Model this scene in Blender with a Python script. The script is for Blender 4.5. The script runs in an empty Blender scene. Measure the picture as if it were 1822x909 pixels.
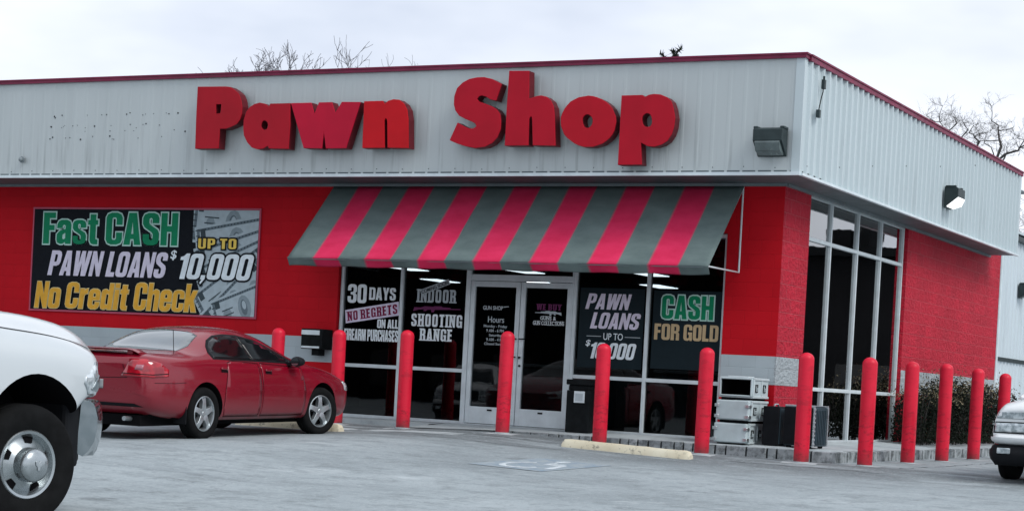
import bpy, bmesh, math, random
from mathutils import Vector, Matrix
from mathutils.bvhtree import BVHTree
from mathutils.geometry import tessellate_polygon
random.seed(7)
R = math.radians
scene = bpy.context.scene
col = scene.collection

# ------------------------------------------------------------------ camera
cam = bpy.data.cameras.new('camera')
cam.sensor_width = 36.0
cam.lens = 66.13
cam.shift_y = 0.1557
cam.clip_start = 0.1
cam.clip_end = 2000
cam_ob = bpy.data.objects.new('camera', cam)
col.objects.link(cam_ob)
def cam_axes(yaw, pitch, roll):
    a, b, c = R(yaw), R(pitch), R(roll)
    fw = Vector((math.sin(a)*math.cos(b), math.cos(a)*math.cos(b), math.sin(b)))
    r0 = Vector((math.cos(a), -math.sin(a), 0)); u0 = r0.cross(fw)
    return r0*math.cos(c)+u0*math.sin(c), -r0*math.sin(c)+u0*math.cos(c), fw
_r, _u, _f = cam_axes(-27.5452, -1.0237, 3.0566)
cam_ob.matrix_world = Matrix(((_r.x, _u.x, -_f.x, 9.1189), (_r.y, _u.y, -_f.y, -25.5249),
                              (_r.z, _u.z, -_f.z, 0.746), (0, 0, 0, 1)))
scene.camera = cam_ob

# ------------------------------------------------------------------ light
SUN_EL, SUN_AZ = 46, 104         # azimuth: degrees clockwise from +Y (behind the shop) towards +X
world = bpy.data.worlds.new('World'); scene.world = world
world.use_nodes = True
wn, wl = world.node_tree.nodes, world.node_tree.links
wn.clear()
wo = wn.new('ShaderNodeOutputWorld'); bg = wn.new('ShaderNodeBackground')
sky = wn.new('ShaderNodeTexSky'); sky.sky_type = 'NISHITA'; sky.sun_disc = False
sky.sun_elevation = R(SUN_EL); sky.sun_rotation = R(SUN_AZ)
sky.air_density = 1.0; sky.dust_density = 2.0
tc = wn.new('ShaderNodeTexCoord')
mp = wn.new('ShaderNodeMapping'); mp.inputs['Scale'].default_value = (1, 1, 2.6)
nz = wn.new('ShaderNodeTexNoise'); nz.inputs['Scale'].default_value = 2.6
nz.inputs['Detail'].default_value = 5; nz.inputs['Roughness'].default_value = 0.55
cr = wn.new('ShaderNodeValToRGB')
cr.color_ramp.elements[0].position = 0.34; cr.color_ramp.elements[0].color = (5.2, 5.7, 6.7, 1)
cr.color_ramp.elements[1].position = 0.62; cr.color_ramp.elements[1].color = (8.0, 8.3, 8.9, 1)
mx = wn.new('ShaderNodeMix'); mx.data_type = 'RGBA'; mx.inputs[0].default_value = 0.93
wl.new(tc.outputs['Generated'], mp.inputs['Vector']); wl.new(mp.outputs[0], nz.inputs['Vector'])
wl.new(nz.outputs['Fac'], cr.inputs[0]); wl.new(sky.outputs[0], mx.inputs[6]); wl.new(cr.outputs[0], mx.inputs[7])
wl.new(mx.outputs[2], bg.inputs['Color']); bg.inputs['Strength'].default_value = 0.1
wl.new(bg.outputs[0], wo.inputs[0])

sun = bpy.data.lights.new('sun', 'SUN'); sun.energy = 1.45; sun.angle = R(24); sun.color = (1, .97, .93)
sun_ob = bpy.data.objects.new('sun', sun); col.objects.link(sun_ob)
sd = Vector((math.sin(R(SUN_AZ))*math.cos(R(SUN_EL)), math.cos(R(SUN_AZ))*math.cos(R(SUN_EL)), math.sin(R(SUN_EL))))
sun_ob.rotation_euler = sd.to_track_quat('Z', 'Y').to_euler()
sun_ob.location = (30, -20, 40)
scene.view_settings.view_transform = 'Standard'
scene.view_settings.look = 'None'
scene.view_settings.exposure = 0.50
scene.view_settings.gamma = 1.0
scene.view_settings.use_curve_mapping = False

# ------------------------------------------------------------------ helpers
def tag(o, label=None, cat=None, group=None, kind=None):
    if label: o['label'] = label
    if cat: o['category'] = cat
    if group: o['group'] = group
    if kind: o['kind'] = kind
    return o
def empty(name, loc=(0, 0, 0), rz=0.0):
    o = bpy.data.objects.new(name, None); col.objects.link(o)
    o.location = loc; o.rotation_euler = (0, 0, rz); o.empty_display_size = 0.2
    return o
def thing(name, label, cat, loc=(0, 0, 0), rz=0.0, group=None):
    return tag(empty(name, loc, rz), label, cat, group)
def link_mesh(name, me, mats, parent=None, sharp=None):
    if not isinstance(mats, (list, tuple)): mats = [mats]
    me.materials.clear()
    for m in mats: me.materials.append(m)
    if sharp is not None:
        me.polygons.foreach_set('use_smooth', [True]*len(me.polygons))
        me.set_sharp_from_angle(angle=R(sharp))
    o = bpy.data.objects.new(name, me); col.objects.link(o)
    if parent: o.parent = parent
    return o
class MB:
    def __init__(s): s.v = []; s.f = []; s.m = []
    def add(s, vs, fs, m=0):
        n = len(s.v); s.v += [tuple(p) for p in vs]
        s.f += [tuple(i+n for i in f) for f in fs]; s.m += [m]*len(fs)
        return s
    def box(s, x0, x1, y0, y1, z0, z1, m=0, M=None):
        vs = [(x, y, z) for z in (z0, z1) for y in (y0, y1) for x in (x0, x1)]
        if M is not None: vs = [M @ Vector(p) for p in vs]
        return s.add(vs, [(0, 2, 3, 1), (4, 5, 7, 6), (0, 1, 5, 4), (2, 6, 7, 3), (0, 4, 6, 2), (1, 3, 7, 5)], m)
    def tube(s, pts, rads, n=8, m=0, caps=True):
        pts = [Vector(p) for p in pts]; rings = []
        if not isinstance(rads, (list, tuple)): rads = [rads]*len(pts)
        ref = None
        for i, p in enumerate(pts):
            d = (pts[min(i+1, len(pts)-1)]-pts[max(i-1, 0)]).normalized()
            if ref is None:
                ref = d.orthogonal().normalized()
            else:
                ref = (ref-d*ref.dot(d))
                ref = ref.normalized() if ref.length > 1e-5 else d.orthogonal().normalized()
            b = d.cross(ref)
            rings.append([p+(ref*math.cos(2*math.pi*k/n)+b*math.sin(2*math.pi*k/n))*rads[i] for k in range(n)])
        vs = [q for r in rings for q in r]; fs = []
        for i in range(len(pts)-1):
            for k in range(n):
                fs.append((i*n+k, i*n+(k+1) % n, (i+1)*n+(k+1) % n, (i+1)*n+k))
        if caps:
            fs.append(tuple(range(n-1, -1, -1))); fs.append(tuple((len(pts)-1)*n+k for k in range(n)))
        return s.add(vs, fs, m)
    def lathe(s, prof, n=32, axis='z', o=(0, 0, 0), m=0, closed=False):
        """prof: (radius, height) along the axis"""
        vs = []; fs = []; k = len(prof)
        for j in range(n):
            a = 2*math.pi*j/n
            for r, h in prof:
                if axis == 'z': p = (r*math.cos(a), r*math.sin(a), h)
                elif axis == 'y': p = (r*math.cos(a), h, r*math.sin(a))
                else: p = (h, r*math.cos(a), r*math.sin(a))
                vs.append((p[0]+o[0], p[1]+o[1], p[2]+o[2]))
        for j in range(n):
            for i in range(k if closed else k-1):
                a, b = j*k+i, j*k+(i+1) % k
                c, d = ((j+1) % n)*k+(i+1) % k, ((j+1) % n)*k+i
                fs.append((a, d, c, b) if axis != 'y' else (a, b, c, d))
        return s.add(vs, fs, m)
    def prism(s, poly, y0, y1, m=0, holes=None, M=None):
        """poly in (x, z), extruded along y from y0 (front) to y1"""
        loops = [poly]+(holes or [])
        flat = [p for l in loops for p in l]; n = len(flat)
        tris = tessellate_polygon([[Vector((a, b, 0)) for a, b in l] for l in loops])
        vs = [(a, y0, b) for a, b in flat]+[(a, y1, b) for a, b in flat]
        fs = []
        for t in tris:
            a, b, c = [flat[i] for i in t]
            ccw = (b[0]-a[0])*(c[1]-a[1])-(b[1]-a[1])*(c[0]-a[0]) > 0
            t = tuple(t) if ccw else tuple(reversed(t))
            fs.append(t); fs.append(tuple(i+n for i in reversed(t)))
        st = 0
        for l in loops:
            k = len(l)
            for i in range(k):
                a, b = st+i, st+(i+1) % k
                fs.append((a, a+n, b+n, b))
            st += k
        if M is not None: vs = [M @ Vector(p) for p in vs]
        return s.add(vs, fs, m)
    def mesh(s, name):
        me = bpy.data.meshes.new(name); me.from_pydata(s.v, [], s.f)
        bm = bmesh.new(); bm.from_mesh(me); bmesh.ops.recalc_face_normals(bm, faces=bm.faces); bm.to_mesh(me); bm.free()
        me.update(); return me
    def build(s, name, mats, parent=None, sharp=None, bevel=None):
        o = link_mesh(name, s.mesh(name), mats, parent, sharp)
        if any(s.m): o.data.polygons.foreach_set('material_index', s.m)
        if bevel:
            b = o.modifiers.new('bevel', 'BEVEL'); b.width = bevel; b.segments = 2; b.limit_method = 'ANGLE'
        return o
def kids(o): return [c for c in bpy.data.objects if c.parent == o]
def copy_tree(o, parent=None):
    c = o.copy(); col.objects.link(c)
    if parent: c.parent = parent
    for ch in kids(o): copy_tree(ch, c)
    return c
def evaluated_mesh(o):
    dg = bpy.context.evaluated_depsgraph_get(); dg.update()
    return bpy.data.meshes.new_from_object(o.evaluated_get(dg))
def lerp_table(t, x):
    if x <= t[0][0]: return t[0][1]
    for (a, b), (c, d) in zip(t, t[1:]):
        if x <= c: return b+(d-b)*(x-a)/(c-a)
    return t[-1][1]

# ------------------------------------------------------------------ materials
MAT = {}
class NT:
    def __init__(s, name):
        s.m = bpy.data.materials.new(name); s.m.use_nodes = True
        s.n, s.l = s.m.node_tree.nodes, s.m.node_tree.links
        s.b = s.n['Principled BSDF']; s.out = s.n['Material Output']
        s.tc = s.n.new('ShaderNodeTexCoord')
        MAT[name] = s.m
    def vec(s, scale=(1, 1, 1), src='Object', rot=(0, 0, 0)):
        m = s.n.new('ShaderNodeMapping'); m.inputs['Scale'].default_value = scale; m.inputs['Rotation'].default_value = rot
        s.l.new(s.tc.outputs[src], m.inputs['Vector']); return m.outputs[0]
    def noise(s, scale, detail=4, rough=.55, vec=None, dist=0):
        t = s.n.new('ShaderNodeTexNoise'); t.inputs['Scale'].default_value = scale
        t.inputs['Detail'].default_value = detail; t.inputs['Roughness'].default_value = rough
        t.inputs['Distortion'].default_value = dist
        s.l.new(vec if vec is not None else s.vec(), t.inputs['Vector']); return t.outputs['Fac']
    def ramp(s, fac, stops):
        r = s.n.new('ShaderNodeValToRGB'); e = r.color_ramp.elements
        while len(e) < len(stops): e.new(0.5)
        for k, (p, c) in zip(e, stops):
            k.position = p; k.color = (c, c, c, 1) if not isinstance(c, (tuple, list)) else (*c, 1)
        s.l.new(fac, r.inputs[0]); return r.outputs[0]
    def mix(s, fac, a, b, mode='MIX'):
        m = s.n.new('ShaderNodeMix'); m.data_type = 'RGBA'; m.blend_type = mode
        for v, i in ((fac, 0), (a, 6), (b, 7)):
            if hasattr(v, 'links'): s.l.new(v, m.inputs[i])
            elif i == 0: m.inputs[0].default_value = v
            else: m.inputs[i].default_value = (*v, 1)
        return m.outputs[2]
    def math(s, op, a, b=0.0):
        m = s.n.new('ShaderNodeMath'); m.operation = op
        for v, i in ((a, 0), (b, 1)):
            if hasattr(v, 'links'): s.l.new(v, m.inputs[i])
            else: m.inputs[i].default_value = v
        return m.outputs[0]
    def sep(s, vec):
        x = s.n.new('ShaderNodeSeparateXYZ'); s.l.new(vec, x.inputs[0]); return x.outputs
    def bump(s, h, strength=.3, dist=.01, prev=None):
        b = s.n.new('ShaderNodeBump'); b.inputs['Strength'].default_value = strength; b.inputs['Distance'].default_value = dist
        s.l.new(h, b.inputs['Height'])
        if prev is not None: s.l.new(prev, b.inputs['Normal'])
        s.l.new(b.outputs[0], s.b.inputs['Normal']); return b.outputs[0]
    def set(s, color=None, rough=None, metal=None, spec=None, coat=None):
        for v, k in ((color, 'Base Color'), (rough, 'Roughness'), (metal, 'Metallic'), (spec, 'Specular IOR Level'), (coat, 'Coat Weight')):
            if v is None: continue
            if hasattr(v, 'links'): s.l.new(v, s.b.inputs[k])
            else: s.b.inputs[k].default_value = (*v, 1) if isinstance(v, (tuple, list)) else v
        return s
def simple(name, c, rough=.5, metal=0, var=.12, scale=6, coat=0, bump=0, spec=None):
    n = NT(name)
    if spec is None: spec = .5 if max(c) > .12 or coat else (.22 if max(c) > .03 else .06)
    f = n.noise(scale, 5)
    lo = tuple(x*(1-var) for x in c); hi = tuple(min(1, x*(1+var)) for x in c)
    n.set(n.ramp(f, [(.3, lo), (.7, hi)]), None, metal, spec, coat)
    n.set(rough=n.ramp(n.noise(scale*2.3, 3), [(.3, max(0.02, rough-.06)), (.7, min(1, rough+.08))]))
    if bump: n.bump(n.noise(scale*8, 4), bump, .004)
    return n.m

def wallvec(n, axis):
    """a (along the wall, up, 0) vector in metres"""
    s = n.sep(n.tc.outputs['Object']); c = n.n.new('ShaderNodeCombineXYZ')
    n.l.new(s['X' if axis == 'x' else 'Y'], c.inputs[0]); n.l.new(s['Z'], c.inputs[1]); return c.outputs[0]
def block_mat(name, axis, base, rough, mortar_bump, split, speck):
    n = NT(name); v = wallvec(n, axis)
    m = n.n.new('ShaderNodeMapping'); m.inputs['Location'].default_value = (0.11, 0.09, 0); n.l.new(v, m.inputs[0]); v = m.outputs[0]
    br = n.n.new('ShaderNodeTexBrick'); n.l.new(v, br.inputs['Vector'])
    br.inputs['Scale'].default_value = 1.0; br.inputs['Brick Width'].default_value = .406; br.inputs['Row Height'].default_value = .203
    br.inputs['Mortar Size'].default_value = .006; br.inputs['Mortar Smooth'].default_value = .6
    br.inputs['Color1'].default_value = (.93, .93, .93, 1) if not split else (.84, .84, .84, 1); br.inputs['Color2'].default_value = (1, 1, 1, 1); br.inputs['Mortar'].default_value = (.9, .9, .9, 1)
    grain = n.noise(38 if split else 60, 5, .7)
    big = n.noise(.8, 3)
    c = n.mix(1.0, base, br.outputs['Color'], 'MULTIPLY')
    c = n.mix(n.ramp(big, [(.35, 0), (.70, .42)]), c, tuple(x*.58 for x in base))
    c = n.mix(n.ramp(grain, [(.62, 0), (.74, speck)]), c, tuple(min(1, x*.8+.16) for x in base))
    c = n.mix(n.math('MULTIPLY', br.outputs['Fac'], .65 if split else .12), c, tuple(min(1, x*.9+.15) for x in base) if split else tuple(x*.55 for x in base))  # on split block, ledge highlights are put into the joint colour
    n.set(c, rough, 0, .16 if base[1] < .1 else .3)
    h = n.math('ADD', n.math('MULTIPLY', br.outputs['Fac'], -1.0 if not split else -.6), n.math('MULTIPLY', n.noise(14 if split else 45, 6, .65), 1.6 if split else .35))
    n.bump(h, mortar_bump, .075 if split else .010)
    return n.m
RED = (.54, .004, .013)
block_mat('painted_block', 'x', RED, .75, .35, False, .04)
block_mat('split_block', 'y', (.70, .020, .052), .6, 1.0, True, .55)
block_mat('grey_block', 'x', (.42, .49, .52), .7, .3, False, .1)
block_mat('grey_split_block', 'y', (.46, .52, .55), .65, .8, True, .35)

def metal_panel(name, base, axis, stain):
    n = NT(name); v = wallvec(n, axis)
    mp_ = n.n.new('ShaderNodeMapping'); mp_.inputs['Scale'].default_value = (9, .55, 1); n.l.new(v, mp_.inputs[0])
    streak = n.noise(1.0, 4, .6, mp_.outputs[0])
    mp2 = n.n.new('ShaderNodeMapping'); mp2.inputs['Scale'].default_value = (2.2, .4, 1); n.l.new(v, mp2.inputs[0])
    broad = n.noise(1.0, 3, .5, mp2.outputs[0])
    up = n.sep(v)[1]
    low = n.math('MULTIPLY', n.math('SUBTRACT', 4.75, up), 1.0)      # the weathered lower half of the panels
    c = n.mix(n.ramp(broad, [(.3, 0), (.75, .35)]), base, tuple(x*.86 for x in base))
    f = n.math('MULTIPLY', n.ramp(streak, [(.53, 0), (.70, 1)]), n.ramp(low, [(0, .08), (.75, stain)]))
    c = n.mix(f, c, tuple(x*.38 for x in base))
    fine = n.noise(160, 2)
    c = n.mix(n.ramp(fine, [(.70, 0), (.78, .18)]), c, tuple(x*.4 for x in base))
    n.set(c, n.ramp(broad, [(.3, .38), (.7, .52)]), .15)
    return n.m
metal_panel('fascia_metal', (.465, .515, .522), 'x', .42)
metal_panel('side_metal', (.51, .59, .615), 'y', .22)
metal_panel('shed_metal', (.58, .66, .70), 'y', .15)
simple('trim_red', (.17, .004, .040), .5, .1, .2, 3)
simple('soffit_grey', (.10, .128, .14), .6, .1, .15, 2)
simple('lip_white', (.62, .70, .73), .45, .1, .1, 4)
simple('aluminium', (.58, .65, .675), .42, .1, .1, 5)
simple('aluminium_dark', (.20, .235, .25), .45, .35, .12, 5)
simple('rubber_black', (.012, .013, .014), .75, 0, .3, 9)
simple('black_plastic', (.008, .010, .011), .5, 0, .3, 9)
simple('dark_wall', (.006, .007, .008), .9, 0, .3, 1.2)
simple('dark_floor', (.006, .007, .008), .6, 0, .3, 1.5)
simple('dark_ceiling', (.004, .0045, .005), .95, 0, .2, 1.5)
simple('shelf_dark', (.03, .05, .06), .7, 0, .4, 3)
def glass_mat(name, tint, boost, gloss=.94):
    n = NT(name); n.n.remove(n.b)
    t = n.n.new('ShaderNodeBsdfTransparent'); t.inputs[0].default_value = (*tint, 1)
    g = n.n.new('ShaderNodeBsdfGlossy'); g.inputs['Roughness'].default_value = .015; g.inputs[0].default_value = (gloss, gloss, gloss, 1)
    # panes are never perfectly flat: a weak ripple
    b = n.n.new('ShaderNodeBump'); b.inputs['Strength'].default_value = .05; b.inputs['Distance'].default_value = .02
    n.l.new(n.noise(1.3, 2), b.inputs['Height']); n.l.new(b.outputs[0], g.inputs['Normal'])
    f = n.n.new('ShaderNodeFresnel'); f.inputs['IOR'].default_value = 1.5
    m = n.n.new('ShaderNodeMixShader'); n.l.new(n.math('MULTIPLY', f.outputs[0], boost), m.inputs[0])
    n.l.new(t.outputs[0], m.inputs[1]); n.l.new(g.outputs[0], m.inputs[2]); n.l.new(m.outputs[0], n.out.inputs[0])
    return n.m
glass_mat('shop_glass', (.40, .42, .43), .75)
glass_mat('side_glass', (.36, .42, .44), 2.4)
n = NT('car_glass'); n.set((.004, .005, .006), .06, 0, .35)
n = NT('lamp_glow'); n.set((.9, .95, 1), .4); n.b.inputs['Emission Color'].default_value = (.92, .97, 1, 1); n.b.inputs['Emission Strength'].default_value = 4.5
# vinyl and print colours
for nm, c in {'vinyl_white': (.74, .81, .84), 'vinyl_dim': (.46, .52, .55), 'vinyl_grey': (.40, .46, .49), 'vinyl_lilac': (.66, .62, .76), 'vinyl_maroon': (.20, .012, .06),
              'vinyl_purple': (.14, .03, .10), 'print_green': (.006, .22, .10), 'print_mint': (.46, .68, .62), 'print_gold': (.72, .38, .045),
              'print_cream': (.72, .64, .34), 'print_yellow': (.80, .58, .12), 'print_black': (.004, .006, .010), 'print_white': (.74, .82, .86),
              'print_lilac': (.68, .64, .76), 'note_pale': (.40, .48, .52), 'note_mid': (.13, .17, .195), 'note_dark': (.05, .07, .08), 'note_soft': (.24, .30, .33),
              'poster_dark': (.008, .017, .022), 'print_bronze': (.50, .38, .22)}.items():
    simple(nm, c, .6, 0, .10, 9, spec=.12)

# ------------------------------------------------------------------ ground
def g(x, y):
    base = lerp_table([(-9, -.035), (-5.2, -.035), (-4.6, -.005), (-3.4, -.005), (-2, -.055), (-.4, -.105), (1, -.125), (6, -.14)], x)
    d = -1.6-max(y, -34)
    if d > 0: base -= .045*min(d, 1.2)+.0195*max(d-1.2, 0)
    return base
def sheet(name, xs, ys, hf, mat, kind='structure'):
    vs = [(x, y, hf(x, y)) for y in ys for x in xs]; k = len(xs)
    fs = [(j*k+i, j*k+i+1, (j+1)*k+i+1, (j+1)*k+i) for j in range(len(ys)-1) for i in range(k-1)]
    mb = MB(); mb.add(vs, fs); me = mb.mesh(name)
    return tag(link_mesh(name, me, mat, None, 40), kind=kind)
n = NT('lot_surface')
a = n.noise(.35, 5, .6); b_ = n.noise(2.6, 6, .62); c_ = n.noise(55, 3, .7)
vs_ = n.vec((.28, 1.5, 1), rot=(0, 0, R(8))); st = n.noise(1.1, 5, .6, vs_)
col_ = n.ramp(a, [(.28, (.195, .228, .242)), (.5, (.275, .317, .334)), (.72, (.345, .392, .41))])
col_ = n.mix(n.ramp(b_, [(.50, 0), (.66, .7)]), col_, (.175, .203, .213))
col_ = n.mix(n.ramp(st, [(.60, 0), (.72, .50)]), col_, (.165, .195, .21))
col_ = n.mix(n.ramp(n.noise(.9, 4, .6), [(.63, 0), (.72, .45)]), col_, (.50, .55, .57))
col_ = n.mix(n.ramp(c_, [(.30, .45), (.42, 0)]), col_, (.16, .185, .195))
vor = n.n.new('ShaderNodeTexVoronoi'); vor.feature = 'DISTANCE_TO_EDGE'; vor.inputs['Scale'].default_value = .33
wv = n.n.new('ShaderNodeVectorMath'); wv.operation = 'ADD'
nc = n.n.new('ShaderNodeTexNoise'); nc.inputs['Scale'].default_value = 1.4; nc.inputs['Detail'].default_value = 5; n.l.new(n.vec(), nc.inputs['Vector'])
sc_ = n.n.new('ShaderNodeVectorMath'); sc_.operation = 'SCALE'; sc_.inputs['Scale'].default_value = 1.3; n.l.new(nc.outputs['Color'], sc_.inputs[0])
n.l.new(n.tc.outputs['Object'], wv.inputs[0]); n.l.new(sc_.outputs[0], wv.inputs[1]); n.l.new(wv.outputs[0], vor.inputs['Vector'])
crack = n.ramp(vor.outputs['Distance'], [(0.0, 1), (.006, .0)])
crack = n.math('MULTIPLY', crack, n.ramp(n.noise(.5, 2), [(.52, 0), (.66, .5)]))
col_ = n.mix(crack, col_, (.07, .082, .088))
# damp, oily strip in the gutter along the walk, dark drips in the bays, worn pale tracks
yy_ = n.sep(n.tc.outputs['Object'])[1]
gut = n.math('MULTIPLY', n.ramp(n.math('DIVIDE', n.math('ADD', yy_, 4.6), 4.6), [(.0, 0), (.35, .75), (.72, 1), (.86, 0)]), n.ramp(n.noise(1.0, 5, .65, n.vec((.55, 1.6, 1))), [(.36, 0), (.52, .9)]))
col_ = n.mix(gut, col_, (.095, .112, .12))
spot = n.ramp(n.noise(1.7, 6, .7, n.vec((1, 1, 1), rot=(0, 0, R(40)))), [(.61, 0), (.69, .65)])
col_ = n.mix(spot, col_, (.12, .14, .148))
col_ = n.mix(n.ramp(n.noise(13, 6, .75), [(.36, .55), (.48, 0)]), col_, (.155, .18, .19))
col_ = n.mix(n.ramp(n.noise(17, 6, .75, n.vec((1, 1, 1), rot=(0, 0, 1))), [(.54, 0), (.66, .5)]), col_, (.43, .475, .49))
agg = n.n.new('ShaderNodeTexVoronoi'); agg.inputs['Scale'].default_value = 38; n.l.new(n.vec(), agg.inputs['Vector'])
col_ = n.mix(n.ramp(agg.outputs['Distance'], [(.10, .28), (.30, 0)]), col_, (.46, .50, .52))
n.set(col_, n.ramp(b_, [(.3, .72), (.7, .9)]), 0, .3); n.bump(n.math('ADD', n.noise(30, 5, .7), n.math('MULTIPLY', b_, 1.5)), .35, .01)
xs = [-300, -120, -60, -30, -20, -14, -11, -9, -8, -7, -6, -5.4, -4.9, -4.5, -4, -3.4, -3, -2.5, -2, -1.5, -1, -.4, .2, .6, 1, 2, 3, 4, 6, 9, 14, 22, 40, 80, 160, 300]
ys = [-300, -150, -80, -50, -36, -34, -30, -26, -22, -18, -16, -14, -12, -10, -8, -6, -5, -4, -3.4, -2.8, -2.4, -2, -1.6, -1.3, -1, 0, 2, 5, 9, 14, 20, 40, 80, 150, 300]
sheet('parking_lot', xs, ys, g, MAT['lot_surface'])

n = NT('sidewalk_concrete')
n.set(n.mix(n.ramp(n.noise(7, 6, .65), [(.5, 0), (.72, .6)]), n.ramp(n.noise(1.2, 4), [(.3, (.30, .345, .36)), (.7, (.42, .47, .49))]), (.17, .195, .21)), .85)
n.bump(n.noise(60, 4), .3, .005)
n = NT('kerb_stone')
n.set(n.mix(n.ramp(n.noise(9, 6, .7), [(.46, 0), (.62, .85)]), n.ramp(n.noise(3.1, 3), [(.3, (.17, .195, .205)), (.7, (.36, .40, .415))]), (.075, .087, .092)), .85)
n.bump(n.noise(45, 5, .7), .5, .006)
n = NT('pad_concrete')
n.set(n.ramp(n.noise(4, 6, .6), [(.3, (.30, .345, .36)), (.7, (.42, .465, .48))]), .85); n.bump(n.noise(60, 4), .3, .004)
simple('joint_dark', (.02, .023, .025), .9)
# the raised walk: along the front to the right of the door, round the corner and down the side
KX, KY, YE = 1.26, -1.10, 11.6
def walk_z(x, y):
    d = max(-y, x if x > 0 else 0, 0)
    return .06-.035*min(d, 1.2)
mb = MB()
px = [-3.7, -3.2, -2.4, -1.6, -.8, 0, .6, KX-.03]
for i in range(len(px)-1):
    q = [(px[i], 0), (px[i], KY+.03), (px[i+1], KY+.03), (px[i+1], 0)]
    mb.add([(x, y, walk_z(x, y)) for x, y in q], [(0, 1, 2, 3)])
py = [0, 2, 4, 6, 8, 10, YE]
for i in range(len(py)-1):
    mb.add([(0, py[i], .06), (KX-.03, py[i], walk_z(KX, 0)), (KX-.03, py[i+1], walk_z(KX, 0)), (0, py[i+1], .06)], [(0, 1, 2, 3)])
mb.add([(-3.7, 0, .06), (-5.3, 0, .05), (-5.3, -1.25, g(-5, -1.25)+.006), (-3.7, KY+.03, .021)], [(0, 1, 2, 3)])
mb.add([(-5.3, 0, .05), (-9, 0, .04), (-9, -.62, .02), (-5.3, -.62, .03)], [(0, 1, 2, 3)])
mb.add([(-5.3, -.62, .03), (-9, -.62, .02), (-9, -.62, -.06), (-5.3, -.62, -.06)], [(0, 1, 2, 3)])
mb.add([(-5.3, -.62, .03), (-5.3, -.62, -.1), (-5.3, -1.25, g(-5, -1.25)-.08), (-5.3, -1.25, g(-5, -1.25)+.006)], [(0, 1, 2, 3)])
tag(mb.build('sidewalk', MAT['sidewalk_concrete']), kind='structure')
mb = MB(); rnd = random.Random(3)
x = -3.75
while x < KX-.02:
    w = rnd.choice([.14, .14, .16, .20, .30, .33]); x1 = min(x+w, KX)
    top = walk_z(0, KY)+rnd.uniform(-.006, .006); f = KY+rnd.uniform(-.012, .008)
    mb.box(x+.014, x1-.012, f, KY+.14, g((x+x1)/2, KY)-.08, top+.002)
    x = x1
y = KY+.004
while y < YE:
    w = rnd.choice([.14, .16, .20, .24, .32]); y1 = min(y+w, YE)
    top = walk_z(KX, 0)+rnd.uniform(-.006, .006)
    if y > KY+.1 or True: mb.box(KX-.14, KX+rnd.uniform(-.01, .01), y+.014, y1-.012, -.25, top+.002)
    y = y1
kb = mb.build('kerb', MAT['kerb_stone'], bevel=.008); tag(kb, kind='structure')
mb = MB(); mb.box(-3.7, KX-.03, KY+.03, KY+.2, -.3, walk_z(0, KY)-.012); mb.box(KX-.2, KX-.03, KY+.2, YE-.01, -.3, walk_z(0, KY)-.012)
tag(mb.build('kerb_joint', MAT['joint_dark']), kind='structure')
# pale concrete patches round the bollards and by the door
def patch(name, cx, cy, sx, sy, rot, mat, seed, lift=.003, n_=20):
    rr = random.Random(seed); mb = MB(); pts = []
    for k in range(n_):
        t = k/n_*4; e = t % 1; s_ = int(t)
        p = [(-1+2*e, -1), (1, -1+2*e), (1-2*e, 1), (-1, 1-2*e)][s_]
        px_, py_ = p[0]*sx+rr.uniform(-.03, .03), p[1]*sy+rr.uniform(-.03, .03)
        c, s = math.cos(rot), math.sin(rot)
        X, Y = cx+px_*c-py_*s, cy+px_*s+py_*c
        pts.append((X, Y, g(X, Y)+lift))
    vs = [(cx, cy, g(cx, cy)+lift+.001)]+pts
    mb.add(vs, [(0, i+1, (i+1) % n_+1) for i in range(n_)])
    return tag(mb.build(name, MAT[mat]), kind='structure')

def crack(pts, w, seed):
    rr = random.Random(seed); P = []
    for (x0, y0), (x1, y1) in zip(pts, pts[1:]):
        n_ = max(2, int(math.hypot(x1-x0, y1-y0)/.16))
        for i in range(n_): P.append((x0+(x1-x0)*i/n_+rr.gauss(0, .018), y0+(y1-y0)*i/n_+rr.gauss(0, .03)))
    P.append(pts[-1]); vs = []
    for i, (x, y) in enumerate(P):
        a, b = P[max(i-1, 0)], P[min(i+1, len(P)-1)]; dx, dy = b[0]-a[0], b[1]-a[1]; l = math.hypot(dx, dy) or 1
        h = w*rr.uniform(.45, 1.3)*(0.15 if i in (0, len(P)-1) else 1)
        for s in (-1, 1):
            X, Y = x-dy/l*h*s, y+dx/l*h*s; vs.append((X, Y, g(X, Y)+.0035))
    mb = MB(); mb.add(vs, [(2*i, 2*i+1, 2*i+3, 2*i+2) for i in range(len(P)-1)])
    tag(mb.build('pavement_crack', MAT['crack_grey']), kind='structure')
simple('crack_grey', (.095, .11, .118), .9)
for k_, (P_, w_) in enumerate([([(-7.2, -2.2), (-5.8, -2.05), (-4.2, -2.3), (-2.7, -2.15)], .022), ([(-5.4, -3.3), (-4.0, -3.1), (-2.6, -3.35), (-1.6, -3.1)], .016), ([(-.1, -2.35), (1.1, -2.2), (2.5, -2.4)], .014), ([(2.2, -1.2), (2.3, 1.4), (2.2, 4.2)], .013)]): crack(P_, w_, k_)

# ------------------------------------------------------------------ the shop
ZB, ZM, ZT = 3.776, 5.348, 5.419          # fascia bottom, trim bottom, trim top
OF, OS, LF = 1.024, .54, 12.13            # fascia overhangs front and side, end of the side fascia
XL, YB = -24.0, 13.2                      # left end and rear end of the block walls
shop = thing('shop_building', 'long red painted block shop with pale ribbed metal fascia and glass storefront at its corner', 'shop')
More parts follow.
